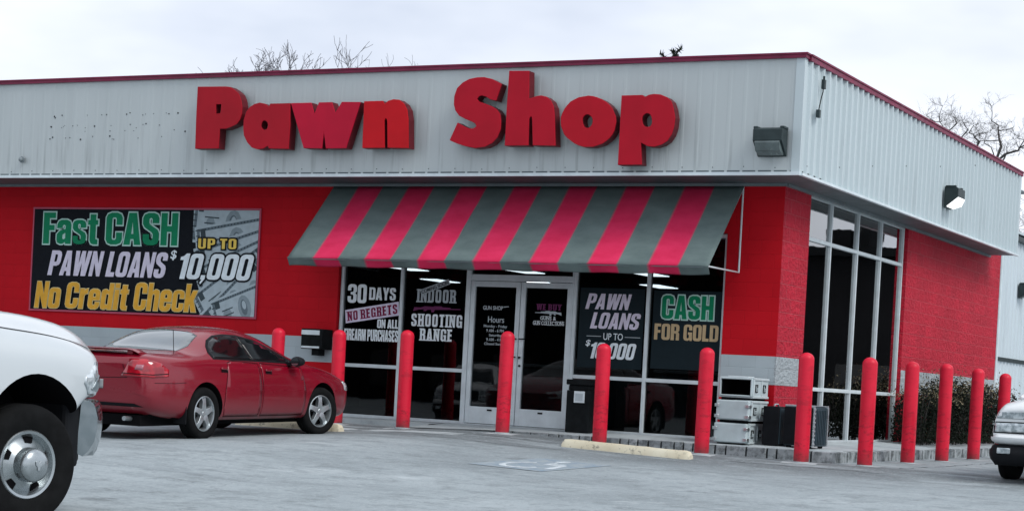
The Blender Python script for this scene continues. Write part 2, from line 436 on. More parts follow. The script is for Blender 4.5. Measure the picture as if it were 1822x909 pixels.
# walls, as blocks round the openings
FX0, FX1, FZ1 = -7.47, -.84, 3.05         # front storefront opening
SY0, SY1, SZ1 = 1.15, 6.36, 3.80          # side storefront opening
BT, BB = 1.30, .894                       # painted grey band
T = .25
mb = MB()
mb.box(XL, FX0, 0, T, -.3, ZB+.3); mb.box(FX0, FX1, 0, T, FZ1, ZB+.3); mb.box(FX1, -.002, 0, T, -.3, ZB+.3)
mb.box(XL, XL+T, T, YB, -.3, ZB+.3)
mb.build('front_wall', MAT['painted_block'], shop)
mb = MB()
mb.box(-T, 0, 0.002, SY0, -.3, ZB+.3); mb.build('corner_pier', MAT['split_block'], shop)
mb = MB(); mb.box(-T, 0, SY1, YB, -.3, ZB+.3); mb.build('side_wall', MAT['split_block'], shop)
mb = MB(); mb.box(XL+T, -T, YB-T, YB, -.3, ZB+.3); mb.build('rear_wall', MAT['split_block'], shop)
mb = MB(); mb.box(XL, FX0-.003, -.004, .02, BB, BT); mb.build('painted_band', MAT['grey_block'], shop)
mb = MB(); mb.box(FX1+.003, .001, -.004, .02, BB, BT)
mb.build('painted_band', MAT['grey_block'], shop)
mb = MB(); mb.box(-.02, .005, -.0041, SY0-.003, BB, BT); mb.build('painted_band', MAT['grey_split_block'], shop)
mb = MB(); mb.box(-.02, .005, SY1+.003, YB-.003, BB, BT)
mb.build('painted_band', MAT['grey_split_block'], shop)
# ribbed metal fascia
def ribs(a0, a1, flip, pitch=.229, d=.0025):
    pts = []; a = a0
    while a < a1-.001:
        for da, h in ((0, 0), (.155, 0), (.172, d), (.205, d), (.222, 0)):
            if a+da < a1: pts.append((a+da, h))
        a += pitch
    pts.append((a1, 0)); return pts
mb = MB(); pr = ribs(XL-.3, OS-.02, 0)
vs = [(a, -OF-h, ZB) for a, h in pr]+[(a, -OF-h, ZM+.02) for a, h in pr]; k = len(pr)
mb.add(vs, [(i, i+1, k+i+1, k+i) for i in range(k-1)])
mb.build('fascia_panel', MAT['fascia_metal'], shop)
mb = MB(); pr = ribs(-OF+.03, LF-.03, 0, .26, .045)
vs = [(OS+h, a, ZB) for a, h in pr]+[(OS+h, a, ZM+.02) for a, h in pr]; k = len(pr)
mb.add(vs, [(i, i+1, k+i+1, k+i) for i in range(k-1)])
mb.box(-.4, OS-.002, LF-.06, LF-.02, ZB, ZM+.02)
mb.build('fascia_panel', MAT['side_metal'], shop)
# corner flashing
mb = MB(); mb.box(OS-.11, OS+.012, -OF-.014, -OF+.03, ZB, ZM+.02); mb.box(OS-.03, OS+.0121, -OF+.03, -OF+.10, ZB, ZM+.02)
mb.build('corner_flashing', MAT['side_metal'], shop)
mb = MB(); mb.box(OS-.03, OS+.03, LF-.10, LF, ZB, ZM+.02)
mb.build('corner_flashing', MAT['side_metal'], shop)
# red roof trim: two folded lips
mb = MB(); e = .035
mb.box(XL-.4, OS+e, -OF-e-.01, -OF+.12, ZM, ZT-.02); mb.box(XL-.4, OS+e+.02, -OF-e-.025, -OF+.12, ZT-.022, ZT)
mb.box(OS-.12, OS+e+.02, -OF+.122, LF+.02, ZM-.02, ZT-.026); mb.box(OS-.12, OS+e+.035, -OF+.122, LF+.03, ZT-.024, ZT)
mb.build('roof_trim', MAT['trim_red'], shop)
mb = MB(); mb.box(XL-.3, OS-.13, -OF+.13, YB, ZM-.25, ZM-.2)
mb.build('roof', MAT['soffit_grey'], shop)
# soffit, lip and wall angle
mb = MB(); mb.box(XL-.3, OS, -OF-.002, -.001, ZB-.012, ZB+.05); mb.box(.001, OS-.002, 0, LF-.022, ZB-.0125, ZB+.05)
mb.build('soffit', MAT['soffit_grey'], shop)
mb = MB(); mb.box(XL-.3, OS+.03, -OF-.05, -OF-.004, ZB-.024, ZB+.022); mb.box(OS+.001, OS+.06, -OF-.004, LF, ZB-.024, ZB+.012)
mb.build('drip_edge', MAT['lip_white'], shop)
mb = MB(); mb.box(XL, .03, -.05, -.003, ZB-.055, ZB-.014); mb.box(.003, .05, -.003, LF, ZB-.055, ZB-.014)
mb.build('wall_angle', MAT['aluminium_dark'], shop)
# bolt holes left by letters taken off the fascia
rr = random.Random(11); mb = MB()
for i in range(46):
    x = rr.uniform(-12.75, -9.85); z = rr.choice([4.82, 4.78, 4.62, 4.60, 4.42, 4.40, 4.52])+rr.uniform(-.03, .03); r = rr.choice([.006, .008, .011, .014])
    mb.lathe([(0.0001, -.0065), (r, -.0065), (r, 0)], 8, 'y', (x, -OF, z))
for i in range(40):
    x = XL+10+i*.458; mb.lathe([(0.0001, -.0065), (.007, -.0065), (.007, 0)], 6, 'y', (x, -OF, 3.87+rr.uniform(-.012, .012)))
tag(mb.build('bolt_holes', MAT['joint_dark'], shop), kind='stuff')

# interior that shows dimly through the glass
mb = MB(); mb.box(XL+T, -T-.01, T+.01, YB-T-.01, .0, .03); mb.build('interior_floor', MAT['dark_floor'], shop)
mb = MB(); mb.box(XL+T, -T-.6, T+.6, YB-T-.01, 2.72, 2.76); mb.build('interior_ceiling', MAT['dark_ceiling'], shop)
mb = MB(); mb.box(-13.2, -13.0, T+.01, YB-T-.01, .03, 2.72); mb.box(-13.0, -T-.02, 9.6, 9.8, .03, 2.72); mb.build('interior_wall', MAT['dark_wall'], shop)

def frame_bar(mb, a0, a1, z0, z1, d0, d1, axis):
    if axis == 'x': mb.box(a0, a1, d0, d1, z0, z1)
    else: mb.box(-d1, -d0, a0, a1, z0, z1)
# ---- front storefront: sidelights 0,1 | door pair | 2,3
CX = [-7.43, -6.315, -5.115, -3.265, -2.065, -.865]
D0, D1, GL = .06, .16, .10
RZ = .872                                   # rail height
TZ = 2.33
def window_unit(a0, a1, z0, z1, rails, axis, mw=.052, glass='shop_glass', first=True, last=True, head=True, d0=D0, d1=D1):
    """one glazed bay: a frame mesh that owns its panes"""
    mb = MB(); h = mw/2
    frame_bar(mb, a0-h, a0+h, z0, z1, d0, d1, axis)
    if last: frame_bar(mb, a1-h, a1+h, z0, z1, d0, d1, axis)
    frame_bar(mb, a0+h, a1-h, z0, z0+.055, d0+.004, d1-.004, axis)
    if head: frame_bar(mb, a0+h, a1-h, z1-.055, z1, d0+.004, d1-.004, axis)
    zz = [z0+.055]
    for r in rails:
        frame_bar(mb, a0+h, a1-h, r-.028, r+.028, d0+.004, d1-.004, axis); zz += [r-.028, r+.028]
    zz.append(z1-.055)
    f = mb.build('window', MAT['aluminium'], shop, bevel=.004)
    for i in range(0, len(zz), 2):
        p = MB(); frame_bar(p, a0+h-.005, a1-h+.005, zz[i]-.005, zz[i+1]+.005, GL, GL+.006, axis)
        p.build('pane', MAT[glass], f)
    return f
WIN = {}
WIN['days'] = window_unit(CX[0], CX[1], .035, FZ1-.01, [RZ], 'x', last=False)
WIN['range'] = window_unit(CX[1], CX[2], .035, FZ1-.01, [RZ], 'x', last=False)
WIN['loans'] = window_unit(CX[3], CX[4], .035, FZ1-.01, [RZ], 'x', last=False)
WIN['gold'] = window_unit(CX[4], CX[5], .035, FZ1-.01, [RZ], 'x')
# door surround with transom
mb = MB()
mb.box(CX[2]-.03, CX[2]+.05, D0-.005, D1+.003, .035, FZ1-.01); mb.box(CX[3]-.05, CX[3]-.0275, D0-.005, D1+.003, .035, FZ1-.01)
mb.box(CX[2]+.05, CX[3]-.05, D0-.003, D1+.001, 2.28, 2.375); mb.box(CX[2]+.05, CX[3]-.05, D0, D1, FZ1-.06, FZ1-.012)
mb.box(CX[2]+.05, CX[3]-.05, .02, D1+.05, .045, .062)
tr = mb.build('door_frame', MAT['aluminium'], shop, bevel=.004)
mb = MB(); mb.box(CX[2]+.045, CX[3]-.045, GL, GL+.006, 2.37, FZ1-.055); mb.build('pane', MAT['shop_glass'], tr)
DM = -4.188
def door(x0, x1, hinge_left):
    mb = MB(); z0, z1 = .072, 2.272
    s = .062 if hinge_left else .055
    mb.box(x0, x0+.075, D0+.005, D1-.03, z0, z1); mb.box(x1-.075, x1, D0+.005, D1-.03, z0, z1)
    mb.box(x0+.075, x1-.075, D0+.007, D1-.032, z1-.085, z1); mb.box(x0+.075, x1-.075, D0+.007, D1-.032, z0, z0+.26)
    d = mb.build('door', MAT['aluminium'], shop, bevel=.004)
    p = MB(); p.box(x0+.07, x1-.07, GL, GL+.006, z0+.25, z1-.08); p.build('pane', MAT['shop_glass'], d)
    hx = x1-.037 if hinge_left else x0+.037; sgn = -1 if hinge_left else 1
    h = MB()
    h.tube([(hx, D0+.01, 1.40), (hx, D0-.05, 1.40), (hx+sgn*.10, D0-.06, 1.40)], .011, 6)
    h.build('pull_handle', MAT['black_plastic'], d, 40); h = MB()
    h.tube([(hx, D0+.01, 1.12), (hx, D0-.05, 1.12), (hx, D0-.05, 1.12), (hx+sgn*.02, D0-.06, 1.10)], .012, 6)
    h.build('pull_handle', MAT['black_plastic'], d, 40); h = MB()
    if not hinge_left: h.lathe([(0.0001, -.012), (.018, -.012), (.018, .01)], 12, 'y', (hx, D0, .99))
    if not hinge_left: h.build('lock', MAT['black_plastic'], d, 40)
    k = MB(); k.box((x0+x1)/2-.04, (x0+x1)/2+.04, D0-.002, D0+.006, z0+.20, z0+.225); k.build('mail_slot', MAT['black_plastic'], d)
    return d
WIN['hours'] = door(CX[2]+.054, DM-.006, True)
WIN['collections'] = door(DM+.006, CX[3]-.054, False)
# ---- side storefront
SYM = [1.19, 2.385, 3.755, 5.035, 6.32]
for i in range(4):
    window_unit(SYM[i], SYM[i+1], .035, SZ1-.03, [RZ, 3.105], 'y', .046, 'side_glass', last=(i == 3), d1=.19)

# ------------------------------------------------------------------ lettering
def glyph_mesh(txt, offset=0.0, shear=0.0, spacing=1.0):
    cu = bpy.data.curves.new('lettering', 'FONT'); cu.body = txt; cu.size = 1.0
    cu.offset = offset; cu.shear = shear; cu.space_character = spacing; cu.resolution_u = 4
    o = bpy.data.objects.new('lettering', cu); col.objects.link(o)
    me = evaluated_mesh(o)
    vs = [tuple(v.co) for v in me.vertices]; fs = [tuple(p.vertices) for p in me.polygons]
    bpy.data.objects.remove(o); bpy.data.curves.remove(cu); bpy.data.meshes.remove(me)
    return vs, fs
SER_T = {'I': [.5], 'N': [.12, .88], 'D': [.12], 'R': [.12], 'H': [.12, .88], 'E': [.12], 'U': [.12, .88], 'L': [.14], 'M': [.1, .9], 'B': [.12], 'P': [.12], 'F': [.12], 'Y': [.1, .9], 'W': [.1, .9], 'K': [.12, .9]}
SER_B = {'I': [.5], 'N': [.12], 'D': [.12], 'R': [.12, .92], 'H': [.12, .88], 'T': [.5], 'A': [.08, .92], 'E': [.12], 'L': [.14], 'M': [.1, .9], 'B': [.12], 'P': [.12], 'F': [.12], 'Y': [.5], 'K': [.12, .92]}
def serif_mesh(txt, offset, gap=.10):
    V, F = [], []; x = 0
    for ch in txt:
        if ch == ' ': x += .32; continue
        vs, fs = glyph_mesh(ch, offset)
        a = min(v[0] for v in vs); b = max(v[0] for v in vs); w = b-a; n = len(V)
        V += [(v[0]-a+x, v[1]) for v in vs]; F += [tuple(i+n for i in f) for f in fs]
        for tab, z0, z1 in ((SER_T, .66, .735), (SER_B, -.02, .055)):
            for t in tab.get(ch.upper(), []) if ch.isupper() else []:
                n = len(V); c = x+t*w; s = .17
                V += [(c-s, z0), (c+s, z0), (c+s, z1), (c-s, z1)]; F.append((n, n+1, n+2, n+3))
        x += w+gap
    return [(v[0], v[1], 0) for v in V], F
def solid(vs, fs, th):
    """flat faces in x/z (y=0 facing -y) to a thin plate, front at y=-th"""
    n = len(vs); V = [(x, -th, z) for x, z in vs]+[(x, 0, z) for x, z in vs]
    F = [tuple(f) for f in fs]+[tuple(i+n for i in reversed(f)) for f in fs]
    edges = {}
    for f in fs:
        for a, b in zip(f, f[1:]+f[:1]): edges[(a, b)] = edges.get((a, b), 0)+1
    for (a, b) in edges:
        if (b, a) not in edges: F.append((a, a+n, b+n, b))
    return V, F
def lettering(txt, box, y, mat, parent, offset=.0, shear=0.0, spacing=1.0, serif=False, th=.003, name='lettering', outline=None, quad=None, grow=0):
    """letters filling the box (x0, x1, z0, z1) on the plane y, facing the street"""
    vs, fs = serif_mesh(txt, offset) if serif else glyph_mesh(txt, offset, shear, spacing)
    x0, x1, z0, z1 = box
    a, b = min(v[0] for v in vs), max(v[0] for v in vs); c, d = min(v[1] for v in vs), max(v[1] for v in vs)
    f2 = []
    for v in vs:
        u, w = (v[0]-a)/(b-a), (v[1]-c)/(d-c)
        if quad:
            q = quad; X = (q[3][0]*(1-u)+q[2][0]*u)*(1-w)+(q[0][0]*(1-u)+q[1][0]*u)*w
            Z = (q[3][1]*(1-u)+q[2][1]*u)*(1-w)+(q[0][1]*(1-u)+q[1][1]*u)*w
        else: X, Z = x0+u*(x1-x0), z0+w*(z1-z0)
        f2.append((X, Z))
    V, F = solid(f2, fs, th)
    me = bpy.data.meshes.new(name); me.from_pydata([(x, y+yy, z) for x, yy, z in V], [], F); me.update()
    o = link_mesh(name, me, MAT[mat], parent)
    if outline:
        g_ = outline[1]
        lettering(txt, (x0-g_, x1+g_, z0-g_, z1+g_), y+.0035, outline[0], parent, offset+outline[2], shear, spacing, serif, th, 'lettering_outline', None, None)
    return o
# a heavy condensed alphabet drawn as outlines (x right, z up, capitals one unit high)
def rrp(x0, x1, z0, z1, r, tl=1, tr=1, br=1, bl=1):
    P = []
    for on, cx, cz, a0 in ((br, x1, z0, -90), (tr, x1, z1, 0), (tl, x0, z1, 90), (bl, x0, z0, 180)):
        if not on: P.append((cx, cz)); continue
        ox, oz = cx+(-r if cx == x1 else r), cz+(-r if cz == z1 else r)
        for k in range(4):
            a = R(a0+30*k); P.append((ox+r*math.cos(a), oz+r*math.sin(a)))
    return P
def sc(P, sx, sz): return [(x*sx, z*sz) for x, z in P]
_C = [(.52, .62), (.52, .84), (.47, .95), (.35, 1), (.17, 1), (.05, .95), (0, .84), (0, .16), (.05, .05), (.17, 0), (.35, 0), (.47, .05), (.52, .16), (.52, .38), (.33, .38), (.33, .19), (.30, .15), (.22, .15), (.19, .19), (.19, .81), (.22, .85), (.30, .85), (.33, .81), (.33, .62)]
_S = [(.51, .68), (.51, .84), (.46, .95), (.35, 1), (.17, 1), (.05, .95), (0, .84), (0, .66), (.06, .55), (.28, .40), (.32, .34), (.32, .19), (.27, .15), (.21, .19), (.21, .34), (.01, .34), (.01, .16), (.06, .05), (.17, 0), (.35, 0), (.47, .05), (.52, .16), (.52, .36), (.47, .48), (.24, .63), (.20, .69), (.20, .81), (.25, .85), (.30, .81), (.30, .68)]
_O = rrp(0, .52, 0, 1, .16); _Oh = rrp(.19, .33, .16, .84, .06)
GL_ = {
 'O': (_O, [_Oh]), '0': (_O, [_Oh]),
 'D': (rrp(0, .52, 0, 1, .16, 0, 1, 1, 0), [rrp(.19, .33, .16, .84, .06, 0, 1, 1, 0)]),
 'C': (_C, []), 'S': (_S, []), 'c': (sc(_C, .90, .77), []), 's': (sc(_S, .86, .77), []),
 'G': ([(.52, .64), (.52, .84), (.47, .95), (.35, 1), (.17, 1), (.05, .95), (0, .84), (0, .16), (.05, .05), (.17, 0), (.28, 0), (.36, .07), (.40, 0), (.52, 0), (.52, .52), (.27, .52), (.27, .37), (.33, .37), (.33, .19), (.30, .15), (.22, .15), (.19, .19), (.19, .81), (.22, .85), (.30, .85), (.33, .81), (.33, .64)], []),
 'A': ([(0, 0), (.15, 1), (.39, 1), (.54, 0), (.34, 0), (.32, .18), (.22, .18), (.20, 0)], [[(.235, .34), (.305, .34), (.27, .74)]]),
 'H': ([(0, 0), (0, 1), (.19, 1), (.19, .60), (.33, .60), (.33, 1), (.52, 1), (.52, 0), (.33, 0), (.33, .42), (.19, .42), (.19, 0)], []),
 'F': ([(0, 0), (0, 1), (.40, 1), (.40, .82), (.20, .82), (.20, .60), (.37, .60), (.37, .43), (.20, .43), (.20, 0)], []),
 'E': ([(0, 0), (0, 1), (.40, 1), (.40, .82), (.20, .82), (.20, .60), (.37, .60), (.37, .42), (.20, .42), (.20, .18), (.41, .18), (.41, 0)], []),
 'L': ([(0, 0), (0, 1), (.20, 1), (.20, .18), (.39, .18), (.39, 0)], []),
 'P': ([(0, 0), (0, 1), (.34, 1), (.46, .95), (.51, .84), (.51, .54), (.46, .43), (.34, .38), (.20, .38), (.20, 0)], [[(.20, .54), (.29, .54), (.32, .58), (.32, .80), (.29, .84), (.20, .84)]]),
 'R': ([(0, 0), (0, 1), (.34, 1), (.46, .95), (.51, .85), (.51, .61), (.44, .51), (.51, .41), (.51, 0), (.32, 0), (.32, .38), (.27, .42), (.20, .42), (.20, 0)], [[(.20, .57), (.28, .57), (.32, .61), (.32, .80), (.28, .84), (.20, .84)]]),
 'B': ([(0, 0), (0, 1), (.36, 1), (.47, .95), (.51, .86), (.51, .62), (.45, .52), (.52, .43), (.52, .15), (.47, .05), (.36, 0)], [[(.20, .60), (.28, .60), (.32, .64), (.32, .80), (.28, .84), (.20, .84)], [(.20, .16), (.28, .16), (.32, .20), (.32, .40), (.28, .44), (.20, .44)]]),
 'N': ([(0, 0), (0, 1), (.17, 1), (.35, .50), (.35, 1), (.52, 1), (.52, 0), (.37, 0), (.17, .52), (.17, 0)], []),
 'W': ([(.10, 0), (0, 1), (.19, 1), (.235, .45), (.29, 1), (.47, 1), (.525, .45), (.57, 1), (.76, 1), (.66, 0), (.44, 0), (.38, .55), (.32, 0)], []),
 'M': ([(0, 0), (0, 1), (.26, 1), (.34, .45), (.42, 1), (.68, 1), (.68, 0), (.50, 0), (.50, .65), (.41, 0), (.27, 0), (.18, .65), (.18, 0)], []),
 'T': ([(.13, 0), (.13, .82), (0, .82), (0, 1), (.46, 1), (.46, .82), (.33, .82), (.33, 0)], []),
 'U': ([(0, 1), (.19, 1), (.19, .19), (.23, .15), (.29, .15), (.33, .19), (.33, 1), (.52, 1), (.52, .16), (.47, .05), (.35, 0), (.17, 0), (.05, .05), (0, .16)], []),
 'Y': ([(.17, 0), (.17, .40), (0, 1), (.19, 1), (.265, .62), (.34, 1), (.53, 1), (.36, .40), (.36, 0)], []),
 'I': ([(0, 0), (0, 1), (.20, 1), (.20, 0)], []),
 '3': ([(0, .66), (0, .84), (.05, .95), (.17, 1), (.35, 1), (.47, .95), (.52, .84), (.52, .62), (.43, .52), (.52, .43), (.52, .16), (.47, .05), (.35, 0), (.17, 0), (.05, .05), (0, .16), (0, .36), (.19, .36), (.19, .20), (.26, .15), (.33, .20), (.33, .40), (.28, .45), (.17, .45), (.17, .58), (.28, .58), (.33, .63), (.33, .80), (.26, .85), (.19, .80), (.19, .66)], []),
 '1': ([(.14, 0), (.14, .74), (0, .74), (0, .86), (.12, .90), (.20, 1), (.34, 1), (.34, 0)], []),
 ',': ([(0, 0), (0, .17), (.17, .17), (.17, .02), (.05, -.18), (0, -.14), (.06, 0)], []),
 'a': ([(.01, .50), (.01, .62), (.06, .72), (.15, .77), (.34, .77), (.44, .72), (.48, .62), (.48, 0), (.30, 0), (.29, .06), (.19, 0), (.12, 0), (.03, .04), (0, .13), (0, .30), (.10, .42), (.29, .48), (.29, .58), (.24, .62), (.19, .58), (.19, .50)], [[(.29, .36), (.20, .30), (.19, .18), (.23, .14), (.29, .18)]]),
 't': ([(.07, .77), (0, .77), (0, .62), (.07, .62), (.07, .12), (.11, .03), (.19, 0), (.33, 0), (.33, .15), (.26, .17), (.26, .62), (.33, .62), (.33, .77), (.26, .77), (.26, .95), (.07, .95)], []),
 'o': (rrp(0, .48, 0, .77, .14), [rrp(.18, .30, .15, .62, .05)]),
 'r': ([(0, 0), (0, .77), (.18, .77), (.18, .68), (.24, .76), (.33, .78), (.33, .58), (.24, .57), (.19, .50), (.19, 0)], []),
 'e': ([(.48, .34), (.48, .62), (.43, .72), (.33, .77), (.15, .77), (.05, .72), (0, .62), (0, .15), (.05, .05), (.15, 0), (.33, 0), (.43, .05), (.48, .15), (.48, .27), (.30, .27), (.30, .19), (.24, .14), (.18, .19), (.18, .34)], [[(.18, .46), (.30, .46), (.30, .58), (.24, .63), (.18, .58)]]),
 'd': ([(.30, 1), (.48, 1), (.48, 0), (.30, 0), (.30, .06), (.18, 0), (.12, 0), (.03, .04), (0, .12), (0, .65), (.03, .73), (.12, .77), (.18, .77), (.30, .70)], [[(.18, .18), (.30, .18), (.30, .59), (.18, .59)]]),
 'i': ([(0, 0), (0, .77), (.18, .77), (.18, 0)], []),
 'h': ([(0, 0), (0, 1), (.18, 1), (.18, .70), (.29, .77), (.36, .77), (.45, .73), (.48, .65), (.48, 0), (.30, 0), (.30, .57), (.24, .62), (.18, .57), (.18, 0)], []),
 'k': ([(0, 0), (0, 1), (.18, 1), (.18, .52), (.29, .77), (.48, .77), (.35, .42), (.50, 0), (.30, 0), (.21, .30), (.18, .24), (.18, 0)], []),
}
def grow_poly(P, d):
    """push an outline outwards (d > 0) whatever its winding"""
    A = sum(a[0]*b[1]-b[0]*a[1] for a, b in zip(P, P[1:]+P[:1])); sg = 1 if A > 0 else -1; out = []
    for i, p in enumerate(P):
        a, b = P[i-1], P[(i+1) % len(P)]
        n1 = Vector((p[1]-a[1], -(p[0]-a[0]))).normalized()*sg; n2 = Vector((b[1]-p[1], -(b[0]-p[0]))).normalized()*sg
        m = n1+n2; l = m.length_squared
        m = m*(2/l) if l > .35 else m.normalized()*1.6
        out.append((p[0]+m.x*d, p[1]+m.y*d))
    return out
SLAB_T = {'I': [.5], 'N': [.16, .84], 'D': [.18], 'R': [.18], 'H': [.18, .82], 'E': [.2], 'U': [.18, .82], 'W': [.14, .86], 'B': [.18], 'Y': [.18, .82], 'L': [.25]}
SLAB_B = {'I': [.5], 'N': [.16], 'D': [.18], 'R': [.18, .85], 'H': [.18, .82], 'T': [.5], 'A': [.18, .82], 'E': [.2], 'Y': [.5], 'L': [.25], 'B': [.18]}
def heavy(txt, box, y, mat, parent, slant=0.0, gap=.055, th=.003, outline=None, quad=None, slab=False, grow=0.0, name='lettering'):
    """heavy lettering filling box (x0, x1, z0, z1) on plane y; outline = (material, width in metres)"""
    L = []; x = 0
    for ch in txt:
        if ch == ' ': x += .22; continue
        o, hs = GL_[ch]; w_ = max(p[0] for p in o); g2 = gap+(.10 if slab else 0)
        L.append(([(p[0]+x, p[1]) for p in o], [[(p[0]+x, p[1]) for p in h] for h in hs]))
        if ch == 'i': L.append(([(x, .83), (x, 1), (x+.18, 1), (x+.18, .83)], []))
        if slab:
            for tab, z0, z1 in ((SLAB_T, .90, 1.0), (SLAB_B, 0, .10)):
                for t in tab.get(ch, []): L.append(([(x+t*w_-.17, z0), (x+t*w_-.17, z1), (x+t*w_+.17, z1), (x+t*w_+.17, z0)], 'slab'))
        x += w_+g2
    allp = [(p[0]+slant*p[1], p[1]) for o, h in L for p in o if True]
    core = [p for p in allp if p[1] >= -.001]
    a, b = min(p[0] for p in core), max(p[0] for p in core)
    def mapp(p):
        u, w_ = (p[0]+slant*p[1]-a)/(b-a), p[1]
        if quad:
            q = quad; return ((q[3][0]*(1-u)+q[2][0]*u)*(1-w_)+(q[0][0]*(1-u)+q[1][0]*u)*w_, (q[3][1]*(1-u)+q[2][1]*u)*(1-w_)+(q[0][1]*(1-u)+q[1][1]*u)*w_)
        return (box[0]+u*(box[1]-box[0]), box[2]+w_*(box[3]-box[2]))
    def make(nm, m, d, yy):
        mb = MB()
        for i, (o, hs) in enumerate(L):
            P = [mapp(p) for p in o]; sl = hs == 'slab'
            H = [] if sl else [[mapp(p) for p in h] for h in hs]
            if d: P = grow_poly(P, d); H = [grow_poly(h, -d) for h in H] if d < .02 else []
            e = (.0006 if sl else 0)+(.0004*(i % 2) if d else 0)
            mb.prism(P, yy-th-e, yy, 0, H)
        return mb.build(nm, MAT[m], parent)
    if outline: make('lettering_outline', outline[0], outline[1], y); y -= th+.0015
    return make(name, mat, grow, y)
def plate(parent, name, poly, y, mat, th=.003):
    mb = MB(); mb.prism(poly, y-th, y); return mb.build(name, MAT[mat], parent)
GY = GL-.001
w = WIN['days']
heavy('30', (-7.341, -6.984, 1.87, 2.171), GY, 'vinyl_white', w)
heavy('DAYS', (-6.935, -6.438, 1.928, 2.128), GY, 'vinyl_white', w)
plate(w, 'decal_strip', [(-7.351, 1.538), (-6.358, 1.695), (-6.379, 1.913), (-7.377, 1.749)], GY, 'vinyl_lilac')
heavy('NO REGRETS', (0, 1, 0, 1), GY-.0035, 'vinyl_maroon', w, slab=True, quad=[(-7.345, 1.722), (-6.405, 1.875), (-6.39, 1.722), (-7.325, 1.573)])
heavy('ON ALL', (-6.756, -6.368, 1.483, 1.623), GY, 'vinyl_white', w)
heavy('FIREARM PURCHASES', (-7.372, -6.357, 1.271, 1.455), GY, 'vinyl_white', w)
w = WIN['range']
heavy('INDOOR', (-6.056, -5.326, 1.915, 2.122), GY, 'vinyl_grey', w, slab=True)
plate(w, 'decal_strip', [(-5.962, 2.027), (-5.453, 2.211), (-5.488, 2.289), (-5.997, 2.106)], GY-.004, 'vinyl_grey')
lettering('COMING SOON', (0, 1, 0, 1), GY-.0075, 'print_black', w, .015, quad=[(-5.975, 2.098), (-5.50, 2.268), (-5.478, 2.214), (-5.955, 2.045)])
heavy('SHOOTING', (-6.128, -5.208, 1.536, 1.734), GY, 'vinyl_white', w, slab=True)
heavy('RANGE', (-5.969, -5.379, 1.315, 1.505), GY, 'vinyl_white', w, slab=True)
def rifle(parent, x0, x1, z0, z1, y, mat):
    P = [(0, .1), (.02, .75), (.16, .72), (.24, .95), (.42, .9), (.46, 1.0), (.60, 1.0), (.62, .86), (.78, .82), (.80, .66), (1, .66), (1, .52), (.80, .50), (.62, .44), (.46, .40), (.44, .0), (.39, .0), (.38, .40), (.30, .38), (.27, .15), (.22, .15), (.23, .42), (.12, .36)]
    plate(parent, 'rifle_decal', [(x0+(x1-x0)*a, z0+(z1-z0)*b) for a, b in P], y, mat)
rifle(w, -6.103, -5.249, 1.765, 1.86, GY, 'vinyl_purple')
w = WIN['hours']
lettering('GUN SHOP', (-4.848, -4.50, 1.832, 1.895), GY, 'vinyl_dim', w, .02)
plate(w, 'decal_strip', [(-4.49, 1.875), (-4.40, 1.885), (-4.40, 1.895), (-4.49, 1.89)], GY, 'vinyl_dim')
lettering('Hours', (-4.751, -4.47, 1.637, 1.732), GY, 'vinyl_dim', w, .004)
lettering('Monday - Friday', (-4.82, -4.413, 1.548, 1.604), GY, 'vinyl_dim', w, .006)
lettering('9 AM - 6 PM', (-4.773, -4.465, 1.489, 1.537), GY, 'vinyl_dim', w, .006)
lettering('Saturday', (-4.72, -4.50, 1.412, 1.464), GY, 'vinyl_dim', w, .006)
lettering('9 AM - 4 PM', (-4.765, -4.457, 1.350, 1.399), GY, 'vinyl_dim', w, .006)
lettering('Closed Sunday', (-4.797, -4.42, 1.278, 1.330), GY, 'vinyl_dim', w, .006)
w = WIN['collections']
heavy('WE BUY', (-3.925, -3.49, 1.857, 1.949), GY, 'vinyl_purple', w, slab=True)
rifle(w, -3.49, -3.941, 1.772, 1.846, GY, 'vinyl_grey')
lettering('GUNS &', (-3.847, -3.583, 1.706, 1.766), GY, 'vinyl_white', w, .01, serif=True)
lettering('GUN COLLECTIONS', (-3.968, -3.439, 1.627, 1.692), GY, 'vinyl_white', w, .01, serif=True)
# posters taped on the glass right of the door
def poster(label, box):
    t = thing('window_poster', label, 'poster', (box[0], GL-.002, box[2]))
    mb = MB(); mb.box(0, box[1]-box[0], -.002, 0, 0, box[3]-box[2]); mb.build('panel', MAT['poster_dark'], t)
    return t, box[0], box[2]
def plet(t, txt, b, mat, **k):
    p, ox, oz = t
    fn = k.pop('fn', heavy)
    return fn(txt, (b[0]-ox, b[1]-ox, b[2]-oz, b[3]-oz), -.0025, mat, p, **k)
t = poster('dark window poster reading PAWN LOANS UP TO $10,000 in slanted pale letters', (-3.19, -2.13, 1.02, 2.215))
plet(t, 'PAWN', (-3.097, -2.341, 1.896, 2.131), 'print_lilac', slant=.2)
plet(t, 'LOANS', (-3.003, -2.176, 1.607, 1.85), 'print_lilac', slant=.2)
plet(t, 'UP TO', (-2.771, -2.452, 1.442, 1.544), 'print_white', fn=lettering, offset=.004)
plet(t, '$', (-3.06, -2.98, 1.33, 1.435), 'print_white', fn=lettering, offset=.02, shear=.15)
plet(t, '10,000', (-2.967, -2.225, 1.157, 1.40), 'print_white', slant=.2)
for a, b in ((-3.05, -2.81), (-2.42, -2.17)):
    plate(t[0], 'printed_line', [(a-t[1], 1.487-t[2]), (b-t[1], 1.487-t[2]), (b-t[1], 1.497-t[2]), (a-t[1], 1.497-t[2])], -.0025, 'vinyl_grey')
t = poster('dark window poster reading CASH FOR GOLD in green and bronze letters', (-1.985, -.905, 1.05, 2.205))
plet(t, 'CASH', (-1.845, -1.03, 1.79, 2.135), 'print_green', outline=('print_mint', .020))
plet(t, 'FOR GOLD', (-1.947, -.936, 1.478, 1.716), 'print_bronze')
